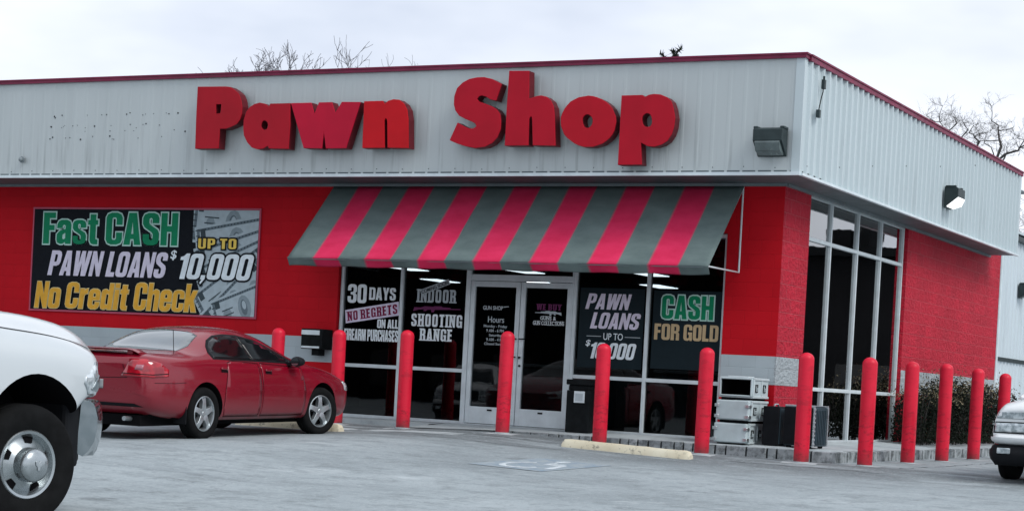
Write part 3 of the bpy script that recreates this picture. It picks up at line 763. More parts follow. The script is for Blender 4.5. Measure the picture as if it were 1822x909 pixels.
# ---- banner on the red wall
BX0, BX1, BZ0, BZ1 = -13.88, -9.06, 1.575, 3.333
ban = thing('wall_banner', 'black banner on the red wall reading Fast CASH and No Credit Check, with banknotes', 'banner', (BX0, -.008, BZ0))
BW, BH = BX1-BX0, BZ1-BZ0
mb = MB(); mb.box(0, BW, -.016, 0, 0, BH); mb.build('panel', MAT['print_black'], ban)
mb = MB()
for a in ((-.03, 0, -.03, BH+.03), (BW, BW+.03, -.03, BH+.03), (0, BW, BH, BH+.03), (0, BW, -.03, 0)): mb.box(a[0], a[1], -.02, .004, a[2], a[3])
simple('banner_frame', (.42, .05, .10), .5); mb.build('frame', MAT['banner_frame'], ban)
def blet(txt, b, mat, y=-.024, **k): return heavy(txt, (b[0]-BX0, b[1]-BX0, b[2]-BZ0, b[3]-BZ0), y, mat, ban, **k)
# banknotes: plain generic notes fanned out at the right
def clip_poly(poly, x0, x1, z0, z1):
    for ax, lim, sg in ((0, x0, 1), (0, x1, -1), (1, z0, 1), (1, z1, -1)):
        out = []
        for p, q in zip(poly, poly[1:]+poly[:1]):
            ip, iq = (p[ax]-lim)*sg >= 0, (q[ax]-lim)*sg >= 0
            if ip: out.append(p)
            if ip != iq:
                t_ = (lim-p[ax])/(q[ax]-p[ax]); out.append((p[0]+(q[0]-p[0])*t_, p[1]+(q[1]-p[1])*t_))
        poly = out
        if not poly: return None
    return poly
def note(cx, cz, w_, h_, deg, k):
    c, s = math.cos(R(deg)), math.sin(R(deg))
    tr_ = lambda pts: clip_poly([(cx+x*c-z*s, cz+x*s+z*c) for x, z in pts], BW-1.34, BW-.004, .004, BH-.004)
    rc = lambda a, b, e, f: [(a, e), (b, e), (b, f), (a, f)]
    y = -.0165-.0016*k; mb = MB()
    def put(p, lift, m):
        p = tr_(p)
        if p and len(p) > 2: mb.prism(p, y-lift-.0006, y-lift, m)
    W, H = w_/2, h_/2
    put(rc(-W, W, -H, H), 0, 0); put(rc(-W*.95, W*.95, -H*.88, H*.88), .0002, 1); put(rc(-W*.88, W*.88, -H*.74, H*.74), .0004, 0)
    put([(W*.20*math.cos(a*.5236), H*.66*math.sin(a*.5236)) for a in range(12)], .0006, 3)
    put([(W*.10*math.cos(a*.5236)-.01, H*.44*math.sin(a*.5236)) for a in range(12)], .0008, 1)
    for sx in (-1, 1):
        put(rc(sx*W*.80-.05, sx*W*.80+.05, H*.45, H*.85), .0007, 2); put(rc(sx*W*.80-.05, sx*W*.80+.05, -H*.85, -H*.45), .0007, 2)
        put([(sx*W*.55+.09*math.cos(a*.785), .09*math.sin(a*.785)) for a in range(8)], .0007, 3)
    for e_ in range(7):
        zz_ = H*(-.80+e_*.267); put(rc(-W*.98, -W*.89, zz_, zz_+.018), .0006, 2); put(rc(W*.89, W*.98, zz_, zz_+.018), .0006, 2)
    for e_ in range(24):
        xx_ = -W*.9+e_*W*.078; put(rc(xx_, xx_+.022, H*.78, H*.86), .0006, 2); put(rc(xx_, xx_+.022, -H*.86, -H*.78), .0006, 2)
    put([(W*.06*math.cos(a*.5236), H*.24*math.sin(a*.5236)+H*.12) for a in range(12)], .0009, 0)
    for e_ in range(6): put(rc(W*.34+e_*.028, W*.34+e_*.028+.017, -H*.5, -H*.38), .0008, 2)
    for r_ in range(3): put(rc(-W*.7, -W*.35, H*(.2-.28*r_), H*(.26-.28*r_)), .0008, 2)
    mb.build('printed_banknote', [MAT['note_pale'], MAT['note_mid'], MAT['note_dark'], MAT['note_soft']], ban)
for k, a in enumerate([(BW-.52, 1.52, 1.7, .72, -4), (BW-.42, 1.25, 1.7, .70, 9), (BW-.40, 1.00, 1.7, .70, 16), (BW-.38, .78, 1.7, .70, 22), (BW-.40, .50, 1.7, .72, 34), (BW-.34, .24, 1.5, .72, 43), (BW-.20, .16, 1.3, .62, 20)]): note(*a, k)
blet('Fast', (-13.65, -12.43, 2.725, 3.27), 'print_green', outline=('print_mint', .024))
blet('CASH', (-12.25, -10.71, 2.728, 3.275), 'print_green', outline=('print_mint', .024))
blet('PAWN LOANS', (-13.519, -10.886, 2.175, 2.61), 'print_lilac', slant=.2)
lettering('$', (-10.83-BX0, -10.70-BX0, 2.48-BZ0, 2.65-BZ0), -.036, 'print_white', ban, .02, .12)
blet('10,000', (-10.62, -9.11, 2.17, 2.60), 'print_white', y=-.034, slant=.2, outline=('print_black', .030))
blet('UP TO', (-10.26, -9.48, 2.685, 2.855), 'print_yellow', y=-.034, outline=('print_black', .026), gap=.12)
blet('No', (-13.77, -13.182, 1.60, 2.06), 'print_gold', y=-.034, slant=.1, outline=('print_cream', .010))
blet('Credit', (-13.073, -11.68, 1.61, 2.06), 'print_gold', y=-.034, slant=.1, outline=('print_cream', .010))
blet('Check', (-11.569, -10.221, 1.62, 2.085), 'print_gold', y=-.034, slant=.1, outline=('print_cream', .010))

# ------------------------------------------------------------------ big channel letters on the fascia
SHAPES = [
    ('P', [(-9.5, 5.17), (-8.95, 5.16), (-8.86, 5.15), (-8.77, 5.1), (-8.69, 5.04), (-8.64, 4.95), (-8.61, 4.84), (-8.61, 4.72), (-8.64, 4.63), (-8.7, 4.56), (-8.8, 4.52), (-8.91, 4.49), (-9.02, 4.49), (-9.03, 4.18), (-9.49, 4.18), (-9.5, 4.69)], [(-9.12, 4.88), (-9.02, 4.88), (-9.02, 4.81), (-9.03, 4.74), (-9.11, 4.73)]),
    ('a', [(-8.08, 4.87), (-7.7, 4.87), (-7.68, 4.53), (-7.69, 4.16), (-8.06, 4.17), (-8.08, 4.21), (-8.17, 4.17), (-8.28, 4.16), (-8.39, 4.19), (-8.48, 4.27), (-8.55, 4.38), (-8.57, 4.49), (-8.57, 4.62), (-8.53, 4.75), (-8.46, 4.83), (-8.38, 4.87), (-8.28, 4.89), (-8.17, 4.87), (-8.1, 4.82)], [(-8.1, 4.53), (-8.11, 4.49), (-8.13, 4.47), (-8.16, 4.46), (-8.19, 4.47), (-8.22, 4.5), (-8.23, 4.53), (-8.22, 4.57), (-8.2, 4.6), (-8.17, 4.61), (-8.14, 4.6), (-8.11, 4.57)]),
    ('w', [(-7.69, 4.87), (-7.31, 4.87), (-7.24, 4.7), (-7.17, 4.87), (-6.93, 4.87), (-6.86, 4.71), (-6.75, 4.87), (-6.41, 4.86), (-6.63, 4.16), (-7.0, 4.16), (-7.05, 4.41), (-7.07, 4.16), (-7.41, 4.17)], None),
    ('n', [(-6.35, 4.87), (-6.02, 4.87), (-5.98, 4.82), (-5.92, 4.87), (-5.83, 4.89), (-5.73, 4.88), (-5.64, 4.82), (-5.58, 4.73), (-5.55, 4.59), (-5.52, 4.15), (-5.89, 4.16), (-5.92, 4.55), (-5.93, 4.59), (-5.95, 4.61), (-5.97, 4.57), (-5.94, 4.16), (-6.34, 4.16)], None),
    ('S', [(-3.99, 5.07), (-4.07, 4.83), (-4.17, 4.85), (-4.24, 4.89), (-4.31, 4.91), (-4.36, 4.9), (-4.39, 4.86), (-4.35, 4.82), (-4.25, 4.79), (-4.14, 4.75), (-4.05, 4.7), (-3.99, 4.63), (-3.97, 4.53), (-3.97, 4.41), (-4.02, 4.29), (-4.1, 4.21), (-4.21, 4.16), (-4.38, 4.14), (-4.55, 4.17), (-4.69, 4.21), (-4.82, 4.26), (-4.7, 4.52), (-4.6, 4.47), (-4.5, 4.43), (-4.43, 4.43), (-4.38, 4.46), (-4.4, 4.5), (-4.46, 4.53), (-4.57, 4.57), (-4.68, 4.62), (-4.75, 4.7), (-4.78, 4.79), (-4.78, 4.91), (-4.74, 5.03), (-4.65, 5.11), (-4.54, 5.16), (-4.41, 5.18), (-4.29, 5.18), (-4.16, 5.15), (-4.08, 5.11)], None),
    ('h', [(-3.88, 5.26), (-3.55, 5.25), (-3.53, 4.85), (-3.48, 4.86), (-3.42, 4.88), (-3.34, 4.89), (-3.25, 4.87), (-3.17, 4.81), (-3.12, 4.72), (-3.1, 4.6), (-3.06, 4.16), (-3.43, 4.17), (-3.46, 4.52), (-3.47, 4.58), (-3.49, 4.59), (-3.51, 4.55), (-3.5, 4.17), (-3.89, 4.17), (-3.89, 4.73)], None),
    ('o', [(-2.12, 4.49), (-2.13, 4.43), (-2.14, 4.37), (-2.17, 4.31), (-2.21, 4.26), (-2.26, 4.22), (-2.32, 4.18), (-2.39, 4.16), (-2.46, 4.14), (-2.54, 4.14), (-2.61, 4.14), (-2.69, 4.16), (-2.76, 4.19), (-2.82, 4.23), (-2.88, 4.27), (-2.93, 4.32), (-2.96, 4.38), (-2.99, 4.44), (-3.0, 4.51), (-3.0, 4.57), (-2.98, 4.63), (-2.95, 4.69), (-2.91, 4.74), (-2.86, 4.79), (-2.8, 4.82), (-2.73, 4.85), (-2.65, 4.86), (-2.58, 4.87), (-2.5, 4.86), (-2.43, 4.84), (-2.36, 4.81), (-2.29, 4.77), (-2.24, 4.73), (-2.19, 4.68), (-2.16, 4.62), (-2.13, 4.56)], [(-2.49, 4.5), (-2.5, 4.46), (-2.52, 4.43), (-2.55, 4.41), (-2.59, 4.41), (-2.62, 4.43), (-2.64, 4.47), (-2.65, 4.51), (-2.65, 4.55), (-2.63, 4.58), (-2.6, 4.6), (-2.56, 4.6), (-2.53, 4.58), (-2.5, 4.55)]),
    ('p', [(-2.06, 4.86), (-1.74, 4.86), (-1.7, 4.83), (-1.64, 4.86), (-1.56, 4.87), (-1.46, 4.86), (-1.36, 4.82), (-1.29, 4.76), (-1.25, 4.66), (-1.22, 4.53), (-1.23, 4.4), (-1.26, 4.3), (-1.32, 4.21), (-1.4, 4.16), (-1.51, 4.13), (-1.62, 4.14), (-1.72, 4.19), (-1.69, 3.88), (-2.06, 3.88), (-2.06, 4.42)], [(-1.57, 4.5), (-1.57, 4.46), (-1.59, 4.42), (-1.62, 4.41), (-1.66, 4.41), (-1.69, 4.43), (-1.71, 4.46), (-1.72, 4.5), (-1.72, 4.55), (-1.7, 4.58), (-1.67, 4.6), (-1.63, 4.6), (-1.6, 4.58), (-1.58, 4.54)]),
]
LETRED = {'P': (.36, .003, .014), 'a': (.39, .003, .016), 'w': (.47, .003, .030), 'n': (.52, .003, .010), 'S': (.42, .003, .018), 'h': (.42, .003, .018), 'o': (.44, .003, .016), 'p': (.43, .003, .018)}
sign = thing('shop_sign', 'big red channel letters spelling Pawn Shop along the metal fascia', 'sign', (-5.6, -OF-.03, 4.18))
simple('letter_return', (.105, .006, .012), .45, .05, .25, 4)
for ch, outer, inner in SHAPES:
    nm = 'letter_face_'+('cap_' if ch.isupper() else '')+ch
    n = NT(nm); c = LETRED[ch]
    n.set(n.mix(n.ramp(n.noise(2.2, 4), [(.35, 0), (.7, .5)]), c, tuple(x*.72 for x in c)), .5, 0, .2); n.bump(n.noise(3, 2), .05, .02)
    loc = lambda L: [(x+5.6, z-4.18) for x, z in L]
    mb = MB(); mb.prism(loc(outer), -.218, -.204, 0, [loc(inner)] if inner else None)
    L = mb.build('letter', MAT[nm], sign, bevel=.006)
    mb = MB(); mb.prism(loc(outer), -.2035, -.045, 0, [loc(inner)] if inner else None)
    mb.build('letter_return', MAT['letter_return'], L)

# ------------------------------------------------------------------ awning
n = NT('awning_cloth')
x_ = n.sep(n.tc.outputs['Object'])[0]
f = n.math('MODULO', n.math('ADD', n.math('DIVIDE', x_, .4687), .0), 2.0)
s_ = n.ramp(n.math('SUBTRACT', f, .5), [(.46, 0), (.54, 1)])
m_ = n.ramp(n.math('ABSOLUTE', n.math('SUBTRACT', f, 1.5)), [(.44, 1), (.54, 0)])
wv_ = n.vec((1.2, 3, .6)); dirt = n.noise(2.0, 5, .6, wv_)
grey = n.mix(n.ramp(dirt, [(.3, 0), (.75, 1)]), (.105, .145, .143), (.150, .200, .196))
pink = n.mix(n.ramp(dirt, [(.3, 0), (.75, 1)]), (.60, .020, .080), (.72, .034, .118))
n.set(n.mix(m_, grey, pink), .75, 0, .2); n.bump(n.noise(160, 2), .15, .002)
AX0, AX1, AD, AZT, AZB = -7.62, -.61, 1.255, 3.735, 2.475
aw = thing('awning', 'sloping grey and pink striped cloth awning over the storefront door', 'awning', (AX0, 0, AZB))
AW = AX1-AX0; rows, cols = 16, 90
rr = random.Random(5)
def aw_pt(i, j):
    x = AW*i/cols; t = j/rows
    sag = .030*math.sin(math.pi*t)*(1-.6*abs(math.cos(math.pi*6*x/AW)))
    return (x, -.03-(AD-.03)*t, (AZT-AZB)*(1-t)-sag)
mb = MB(); vs = [aw_pt(i, j) for j in range(rows+1) for i in range(cols+1)]; k = cols+1
mb.add(vs, [(j*k+i, j*k+i+1, (j+1)*k+i+1, (j+1)*k+i) for j in range(rows) for i in range(cols)])
o = mb.build('canopy', MAT['awning_cloth'], aw, 50); md = o.modifiers.new('thick', 'SOLIDIFY'); md.thickness = .006; md.offset = -1
mb = MB(); vs = []; vr = 6
for j in range(vr+1):
    for i in range(cols+1):
        x = AW*i/cols; t = j/vr
        wob = .030*math.sin(x*5.4+1.0)*t+.016*math.sin(x*11.7)*t
        vs.append((x, -AD-.006+.105*t-wob*1.2, .012-.125*t+.006*math.sin(x*7.3)*t))
mb.add(vs, [(j*k+i, j*k+i+1, (j+1)*k+i+1, (j+1)*k+i) for j in range(vr) for i in range(cols)])
o = mb.build('valance', MAT['awning_cloth'], aw, 60); md = o.modifiers.new('thick', 'SOLIDIFY'); md.thickness = .005; md.offset = -1
for xx in (.02, AW-.02):
    mb = MB()
    mb.tube([(xx, -.02, AZT-AZB), (xx, -.02, .01), (xx, -AD+.01, .004)], .014, 6); mb.tube([(xx, -.02, AZT-AZB-.03), (xx, -AD+.02, -.01)], .012, 6)
    mb.build('frame_rod', MAT['lip_white'], aw, 40)
mb = MB(); mb.tube([(.02, -AD+.02, -.004), (AW-.02, -AD+.02, -.004)], .013, 6); mb.tube([(.02, -.03, AZT-AZB-.03), (AW-.02, -.03, AZT-AZB-.03)], .013, 6)
for i in range(1, 5): mb.tube([(AW*i/5, -.03, AZT-AZB-.03), (AW*i/5, -AD+.02, -.02)], .012, 6)
mb.build('frame_bar', MAT['aluminium_dark'], aw, 40)

# ------------------------------------------------------------------ wall lights and small fittings
simple('fixture_dark', (.035, .050, .052), .45, .3, .2, 5)
simple('lens_dirty', (.10, .13, .13), .22, 0, .3, 5, .3)
n = NT('lens_clear'); n.set((.92, .95, .96), .12, 0, .6); n.b.inputs['Emission Color'].default_value = (1, 1, 1, 1); n.b.inputs['Emission Strength'].default_value = .9
def wall_light(label, loc, rz, w_, h_, lens, group='wall pack lights', body='fixture_dark'):
    t = thing('wall_light', label, 'wall light', loc, rz, group); W = w_/2
    mb = MB(); pr = [(-.0, 0), (-.0, h_), (-.17, h_), (-.24, h_*.93), (-.24, h_*.52), (-.03, h_*.05)]
    # profile in (y, z) extruded along x
    k = len(pr); vs = [(-W, y, z) for y, z in pr]+[(W, y, z) for y, z in pr]
    mb.add(vs, [tuple(range(k)), tuple(range(2*k-1, k-1, -1))]+[(i, i+k, (i+1) % k+k, (i+1) % k) for i in range(k)])
    mb.box(-W-.012, -W+.05, -.20, -.02, h_*.96, h_*1.05); mb.box(W-.05, W+.012, -.20, -.02, h_*.96, h_*1.05)
    b = mb.build('housing', MAT[body], t, bevel=.008)
    mb = MB(); q = [(-.247, h_*.50), (-.247, h_*.44), (-.20, h_*.16), (-.06, h_*.03), (-.03, h_*.10), (-.22, h_*.50)]
    k = len(q); vs = [(-W+.03, y, z) for y, z in q]+[(W-.03, y, z) for y, z in q]
    mb.add(vs, [tuple(range(k)), tuple(range(2*k-1, k-1, -1))]+[(i, i+k, (i+1) % k+k, (i+1) % k) for i in range(k)])
    mb.build('lens', MAT[lens], t, bevel=.006)
    return t
wall_light('dark wall light with grimy lens on the front fascia near the corner', (.16, -OF-.033, 4.00), 0, .42, .38, 'lens_dirty')
wall_light('wall light with bright clear lens on the ribbed side fascia', (OS+.052, 6.55, 4.10), R(90), .46, .36, 'lens_clear')
t = thing('conduit_stub', 'round conduit knob sticking out low at the left of the front fascia', 'fitting', (-13.28, -OF-.033, 4.06))
mb = MB(); mb.lathe([(.055, 0), (.055, -.02), (.035, -.022), (.035, -.06), (.02, -.075), (.0001, -.078)], 14, 'y'); mb.build('knob', MAT['aluminium_dark'], t, 40)
t = thing('loose_cable', 'short loose cable with two sockets hanging on side fascia near the corner', 'cable', (OS+.06, -.48, 4.62))
mb = MB(); mb.tube([(.02, .05, .46), (.03, .03, .36), (.02, .0, .28), (.03, -.09, .14), (.02, -.10, .06)], .008, 6); mb.build('wire', MAT['black_plastic'], t, 40)
mb = MB(); mb.box(0, .05, .02, .09, .40, .53); mb.box(.01, .04, .045, .065, .53, .58); mb.build('socket', MAT['fixture_dark'], t, bevel=.006)
mb = MB(); mb.box(0, .05, -.14, -.07, -.02, .09); mb.build('socket', MAT['fixture_dark'], t, bevel=.006)

# night drop box on the wall, left of the glass
t = thing('drop_box', 'black wall mounted drop box with white flaps left of the storefront', 'drop box', (-7.93, -.004, 1.095))
mb = MB(); mb.box(0, .41, -.30, 0, 0, .325); mb.build('body', MAT['black_plastic'], t, bevel=.012)
mb = MB(); mb.box(.015, .36, -.318, -.302, .225, .30); mb.build('flap', MAT['lip_white'], t, bevel=.005)
mb = MB(); mb.box(.015, .36, -.312, -.302, .012, .045); mb.build('tray_edge', MAT['lip_white'], t, bevel=.004)
mb = MB(); mb.box(.15, .28, -.2, -.02, -.10, 0); mb.build('bracket', MAT['black_plastic'], t)
# litter bin with ash tray beside the door
t = thing('litter_bin', 'square black litter bin with pale notice beside the right door', 'litter bin', (-2.83, -.36, .046))
mb = MB(); mb.box(-.19, .19, -.19, .19, 0, .62); mb.box(-.17, .17, -.17, .17, .62, .70); mb.box(-.20, .20, -.20, .20, .70, .78)
mb.build('body', MAT['black_plastic'], t, bevel=.012)
mb = MB(); mb.box(-.06, .11, -.205, -.191, .44, .61); mb.build('notice_plate', MAT['lip_white'], t, bevel=.003)
mb = MB(); mb.box(-.035, .085, -.209, -.2055, .47, .575); mb.build('printed_panel', MAT['vinyl_grey'], t)
for i in range(3): pass
# ------------------------------------------------------------------ equipment cases
simple('case_grey', (.42, .50, .52), .5, 0, .12, 4)
simple('case_edge', (.50, .575, .595), .42, .1, .1, 5)
simple('case_inside', (.006, .007, .008), .9)
simple('case_black', (.008, .009, .011), .55, 0, .3, 5)
simple('case_slate', (.028, .050, .064), .5, 0, .3, 4)
simple('steel', (.55, .60, .62), .3, .9, .1, 8)
def grey_case(label, loc, rz, lid):
    t = thing('equipment_case', label, 'case', loc, rz, 'stacked grey cases'); W, Dp, H = .485, .70, .285
    mb = MB()
    if lid: mb.box(0, W, .05, Dp, .02, H-.01)
    else:
        mb.box(0, .025, .02, Dp, .02, H-.01); mb.box(W-.025, W, .02, Dp, .02, H-.01); mb.box(.025, W-.025, .02, Dp, .02, .04); mb.box(.025, W-.025, .02, Dp, H-.03, H-.01); mb.box(.025, W-.025, Dp-.02, Dp, .04, H-.03)
    mb.build('shell', MAT['case_grey'], t, bevel=.012)
    mb = MB()
    for z in (.0, H-.032): mb.box(W-.01, W+.014, .10, Dp, z, z+.034)
    mb.box(W-.01, W+.012, .40, .425, .034, H-.032); mb.box(-.008, W+.016, .055, .095, -.002, .024); mb.box(-.008, W+.016, .055, .095, H-.022, H+.004); mb.box(W-.004, W+.016, .055, .095, .024, H-.022); mb.box(-.008, .01, .055, .095, .024, H-.022)
    mb.build('rim', MAT['case_edge'], t, bevel=.006)
    if lid:
        mb = MB(); mb.box(.0, W, -.03, .052, .012, H-.004); mb.build('lid', MAT['case_grey'], t, bevel=.016)
        for x in (.012, W-.02):
            for z in (.055, H-.08):
                mb = MB(); mb.box(x-.03, x+.035, -.042, .06, z-.022, z+.022); mb.tube([(x+.03, -.05, z-.02), (x+.03, -.05, z+.02)], .012, 6); mb.build('latch', MAT['steel'], t, bevel=.003)
    else:
        mb = MB(); mb.box(.027, W-.027, .60, .66, .042, H-.032); mb.build('lining', MAT['case_inside'], t)
        mb = MB(); mb.box(.0262, .028, .05, .6, .042, H-.032); mb.box(W-.028, W-.0262, .05, .6, .042, H-.032); mb.box(.028, W-.028, .05, .6, .0412, .043); mb.box(.028, W-.028, .05, .6, H-.033, H-.0312); mb.build('lining', MAT['case_inside'], t)
        mb = MB(); mb.box(.09, .40, .10, .34, H-.008, H+.02); mb.build('folded_sheet', MAT['case_edge'], t, bevel=.008)
    mb = MB(); mb.box(.03, W-.03, .05, Dp-.03, -.036, .001); mb.build('gap_shade_block', MAT['case_inside'], t)  # black block added as the shade in the gap under each case
    for y in (.20, .52):
        mb = MB(); h = MB()
        for a in ((y-.045, y+.045, .085, .095), (y-.045, y+.045, .185, .195), (y-.045, y-.035, .095, .185), (y+.035, y+.045, .095, .185)): mb.box(W, W+.012, *a)
        mb.build('handle_recess', MAT['black_plastic'], t)
        h.tube([(W+.006, y-.025, .10), (W+.022, y-.025, .14), (W+.022, y+.025, .14), (W+.006, y+.025, .10)], .007, 6); h.build('handle', MAT['case_edge'], t, 40)
    return t
cz = walk_z(0, -.75)
grey_case('closed grey equipment case at the bottom of the stack by the pillar', (-.565, -.80, cz+.015), R(1), True)
grey_case('closed grey equipment case in the middle of the stack by the pillar', (-.550, -.79, cz+.335), R(-1), True)
grey_case('open grey equipment case on top of the stack, dark inside without its lid', (-.540, -.79, cz+.655), R(.5), False)
t = thing('flight_case', 'plain black case standing between the grey stack and the ribbed case', 'case', (.05, -.55, walk_z(.2, -.4)+.004), 0)
mb = MB(); mb.box(0, .235, 0, .62, 0, .545); mb.build('shell', MAT['case_black'], t, bevel=.012)
mb = MB(); mb.box(.2355, .243, .03, .60, .02, .52); mb.build('side_panel', MAT['case_slate'], t, bevel=.004)
mb = MB(); mb.tube([(.12, .1, .545), (.12, .14, .575), (.12, .26, .575), (.12, .3, .545)], .012, 6); mb.build('handle', MAT['steel'], t, 40)
t = thing('ribbed_case', 'black ribbed transport case with silver edge frames behind the corner bollard', 'case', (.36, -.52, walk_z(.6, 0)+.03), R(-4))
mb = MB(); mb.box(0, .42, 0, .52, 0, .54)
for i in range(7): mb.box(.42, .438, .07+i*.058, .10+i*.058, .03, .51)
for i in range(5): mb.box(.06+i*.075, .09+i*.075, .04, .48, .54, .556)
mb.build('shell', MAT['case_slate'], t, bevel=.006)
mb = MB(); mb.box(-.002, .421, -.012, 0, .01, .53); mb.build('front_panel', MAT['case_black'], t)
mb = MB()
for y in (.0, .49):
    mb.box(.405, .446, y, y+.028, .0, .54); mb.box(0, .44, y, y+.028, .54, .566)
for k in range(9): mb.box(.43, .455, -.012, .03, .02+k*.06, .045+k*.06)
mb.build('edge_frame', MAT['steel'], t, bevel=.004)
for x, y in ((.06, .06), (.36, .06), (.06, .46), (.36, .46)):
    mb = MB(); mb.lathe([(.03, -.03), (.036, -.02), (.036, 0), (.02, 0.004)], 10, 'z', (x, y, 0)); mb.build('foot', MAT['rubber_black'], t)

# ------------------------------------------------------------------ bollards
n = NT('bollard_red')
f = n.noise(2.2, 4, .6)
n.set(n.mix(n.ramp(n.noise(22, 5, .7), [(.66, 0), (.76, .35)]), n.ramp(f, [(.3, (.56, .008, .030)), (.7, (.70, .013, .044))]), (.66, .10, .12)), n.ramp(f, [(.3, .36), (.7, .55)]), 0, .28)
z_ = n.sep(n.tc.outputs['Object'])[2]
base_ = n.b.inputs['Base Color'].links[0].from_socket
scuff = n.math('MULTIPLY', n.ramp(n.noise(5, 6, .7, n.vec((1, 1, 2.2))), [(.52, 0), (.60, .8)]), n.ramp(z_, [(.15, 1), (1.1, .35)]))
base_ = n.mix(scuff, base_, (.26, .010, .020))
grime = n.math('MULTIPLY', n.ramp(z_, [(.02, 1), (.22, 0)]), n.ramp(n.noise(9, 4), [(.3, .35), (.7, .9)]))
base_ = n.mix(grime, base_, (.10, .035, .035))
n.set(base_)
n.bump(n.noise(1.6, 2), .08, .02)
def bollard_mesh(h, r=.101):
    mb = MB(); prof = [(r*.985, -.06), (r, .03), (r, h-.09)]
    for k in range(1, 8):
        a = k/8*math.pi/2; prof.append((r*math.cos(a)*1.0, h-.09+.09*math.sin(a)))
    prof.append((.0005, h)); mb.lathe(prof, 28)
    return mb.mesh('sleeve')
BOL = [  # x, y, top height z, lean, label
 (-7.46, -1.62, 1.375, 'red bollard in front of the parked red sedan, seen behind its bonnet'),
 (-6.35, -1.60, 1.385, 'red bollard at the front corner of the red sedan, beside the drop box'),
 (-5.17, -1.60, 1.421, 'red bollard in front of the SHOOTING RANGE window'),
 (-3.504, -1.60, 1.463, 'red bollard in front of the double doors'),
 (-1.960, -1.60, 1.344, 'red bollard in front of the PAWN LOANS poster, behind the wheel stop'),
 (-.424, -1.60, 1.349, 'red bollard left of the stacked grey cases'),
 (.998, -1.60, 1.337, 'red bollard standing before the black cases'),
 (1.72, -1.12, 1.321, 'red bollard at the outer corner of the walk before the tall side windows'),
 (1.66, 1.16, 1.342, 'red bollard left of the hedge, before the right end of the side windows'),
 (1.66, 3.06, 1.372, 'red bollard before the left part of the hedge'),
 (1.66, 5.02, 1.360, 'red bollard before the right part of the hedge'),
 (1.66, 6.95, 1.335, 'farthest red bollard, half behind the white pickup')]
for i, (x, y, zt, lab) in enumerate(BOL):
    z0 = g(x, y); lean = random.Random(i+3).uniform(-.6, .6)
    t = thing('bollard', lab, 'bollard', (x, y, z0), 0, 'red bollards guarding the shop')
    t.rotation_euler = (R(lean*.6), R(lean), random.Random(i).uniform(0, 6))
    link_mesh('sleeve', bollard_mesh(zt-z0), MAT['bollard_red'], t, 60)
    mb = MB(); mb.lathe([(.108, -.02), (.108, .012), (.10, .016)], 24); mb.build('base_ring', MAT['pad_concrete'], t, 40)
    patch('concrete_pad', x, y+(-.03 if y < -1.3 else 0), .24, .21, .1*math.sin(i*2.1), 'pad_concrete', i)
patch('concrete_pad', -4.55, -2.35, .75, .20, .05, 'pad_concrete', 40); patch('concrete_pad', -6.0, -2.4, .5, .16, -.1, 'pad_concrete', 41)

# ------------------------------------------------------------------ wheel stops
n = NT('stop_paint')
n.set(n.mix(n.ramp(n.noise(11, 6, .7), [(.56, 0), (.66, .85)]), n.ramp(n.noise(3, 4), [(.3, (.56, .50, .36)), (.7, (.68, .64, .50))]), (.20, .19, .16)), .8); n.bump(n.noise(30, 5, .7), .5, .006)
def wheel_stop(label, x0, x1, y, rz):
    cx = (x0+x1)/2; L = (x1-x0)/2; t0 = g(x0, y); t1 = g(x1, y)
    t = thing('wheel_stop', label, 'wheel stop', (cx, y, (t0+t1)/2), rz, 'painted concrete wheel stops')
    t.rotation_euler[1] = -math.atan2(t1-t0, x1-x0)
    mb = MB(); pr = [(-.085, -.03), (-.08, .055), (-.05, .105), (.05, .105), (.08, .055), (.085, -.03)]; k = len(pr); rs = []; rj = random.Random(int(cx*10)+50)
    st = [(-L, .55), (-L+.03, .92), (-L+.09, 1)]+[(-L+.09+(2*L-.18)*i/12, 1) for i in range(1, 12)]+[(L-.09, 1), (L-.03, .92), (L, .55)]
    for x, s in st: rs.append([(x, y_*(.8+.2*s)+rj.uniform(-.004, .004), (z_ if z_ < 0 else z_*s)+rj.uniform(-.004, .004)) for y_, z_ in pr])
    vs = [p for r_ in rs for p in r_]; fs = [(i*k+j, i*k+j+1, (i+1)*k+j+1, (i+1)*k+j) for i in range(len(rs)-1) for j in range(k-1)]
    fs += [tuple(range(k)), tuple(range((len(rs)-1)*k+k-1, (len(rs)-1)*k-1, -1))]
    mb.add(vs, fs); mb.build('block', MAT['stop_paint'], t, 35)
    for s in (-L*.6, L*.6):
        mb = MB(); mb.lathe([(.018, .10), (.018, .109), (.0005, .112)], 8, 'z', (s, 0, 0)); mb.build('anchor_pin', MAT['joint_dark'], t)
wheel_stop('cracked cream painted wheel stop in the empty bay before the PAWN LOANS window', -2.06, -.20, -2.52, R(.5))
wheel_stop('cream wheel stop end peeping out beside the red sedan front wheel', -7.12, -5.33, -3.02, 0)

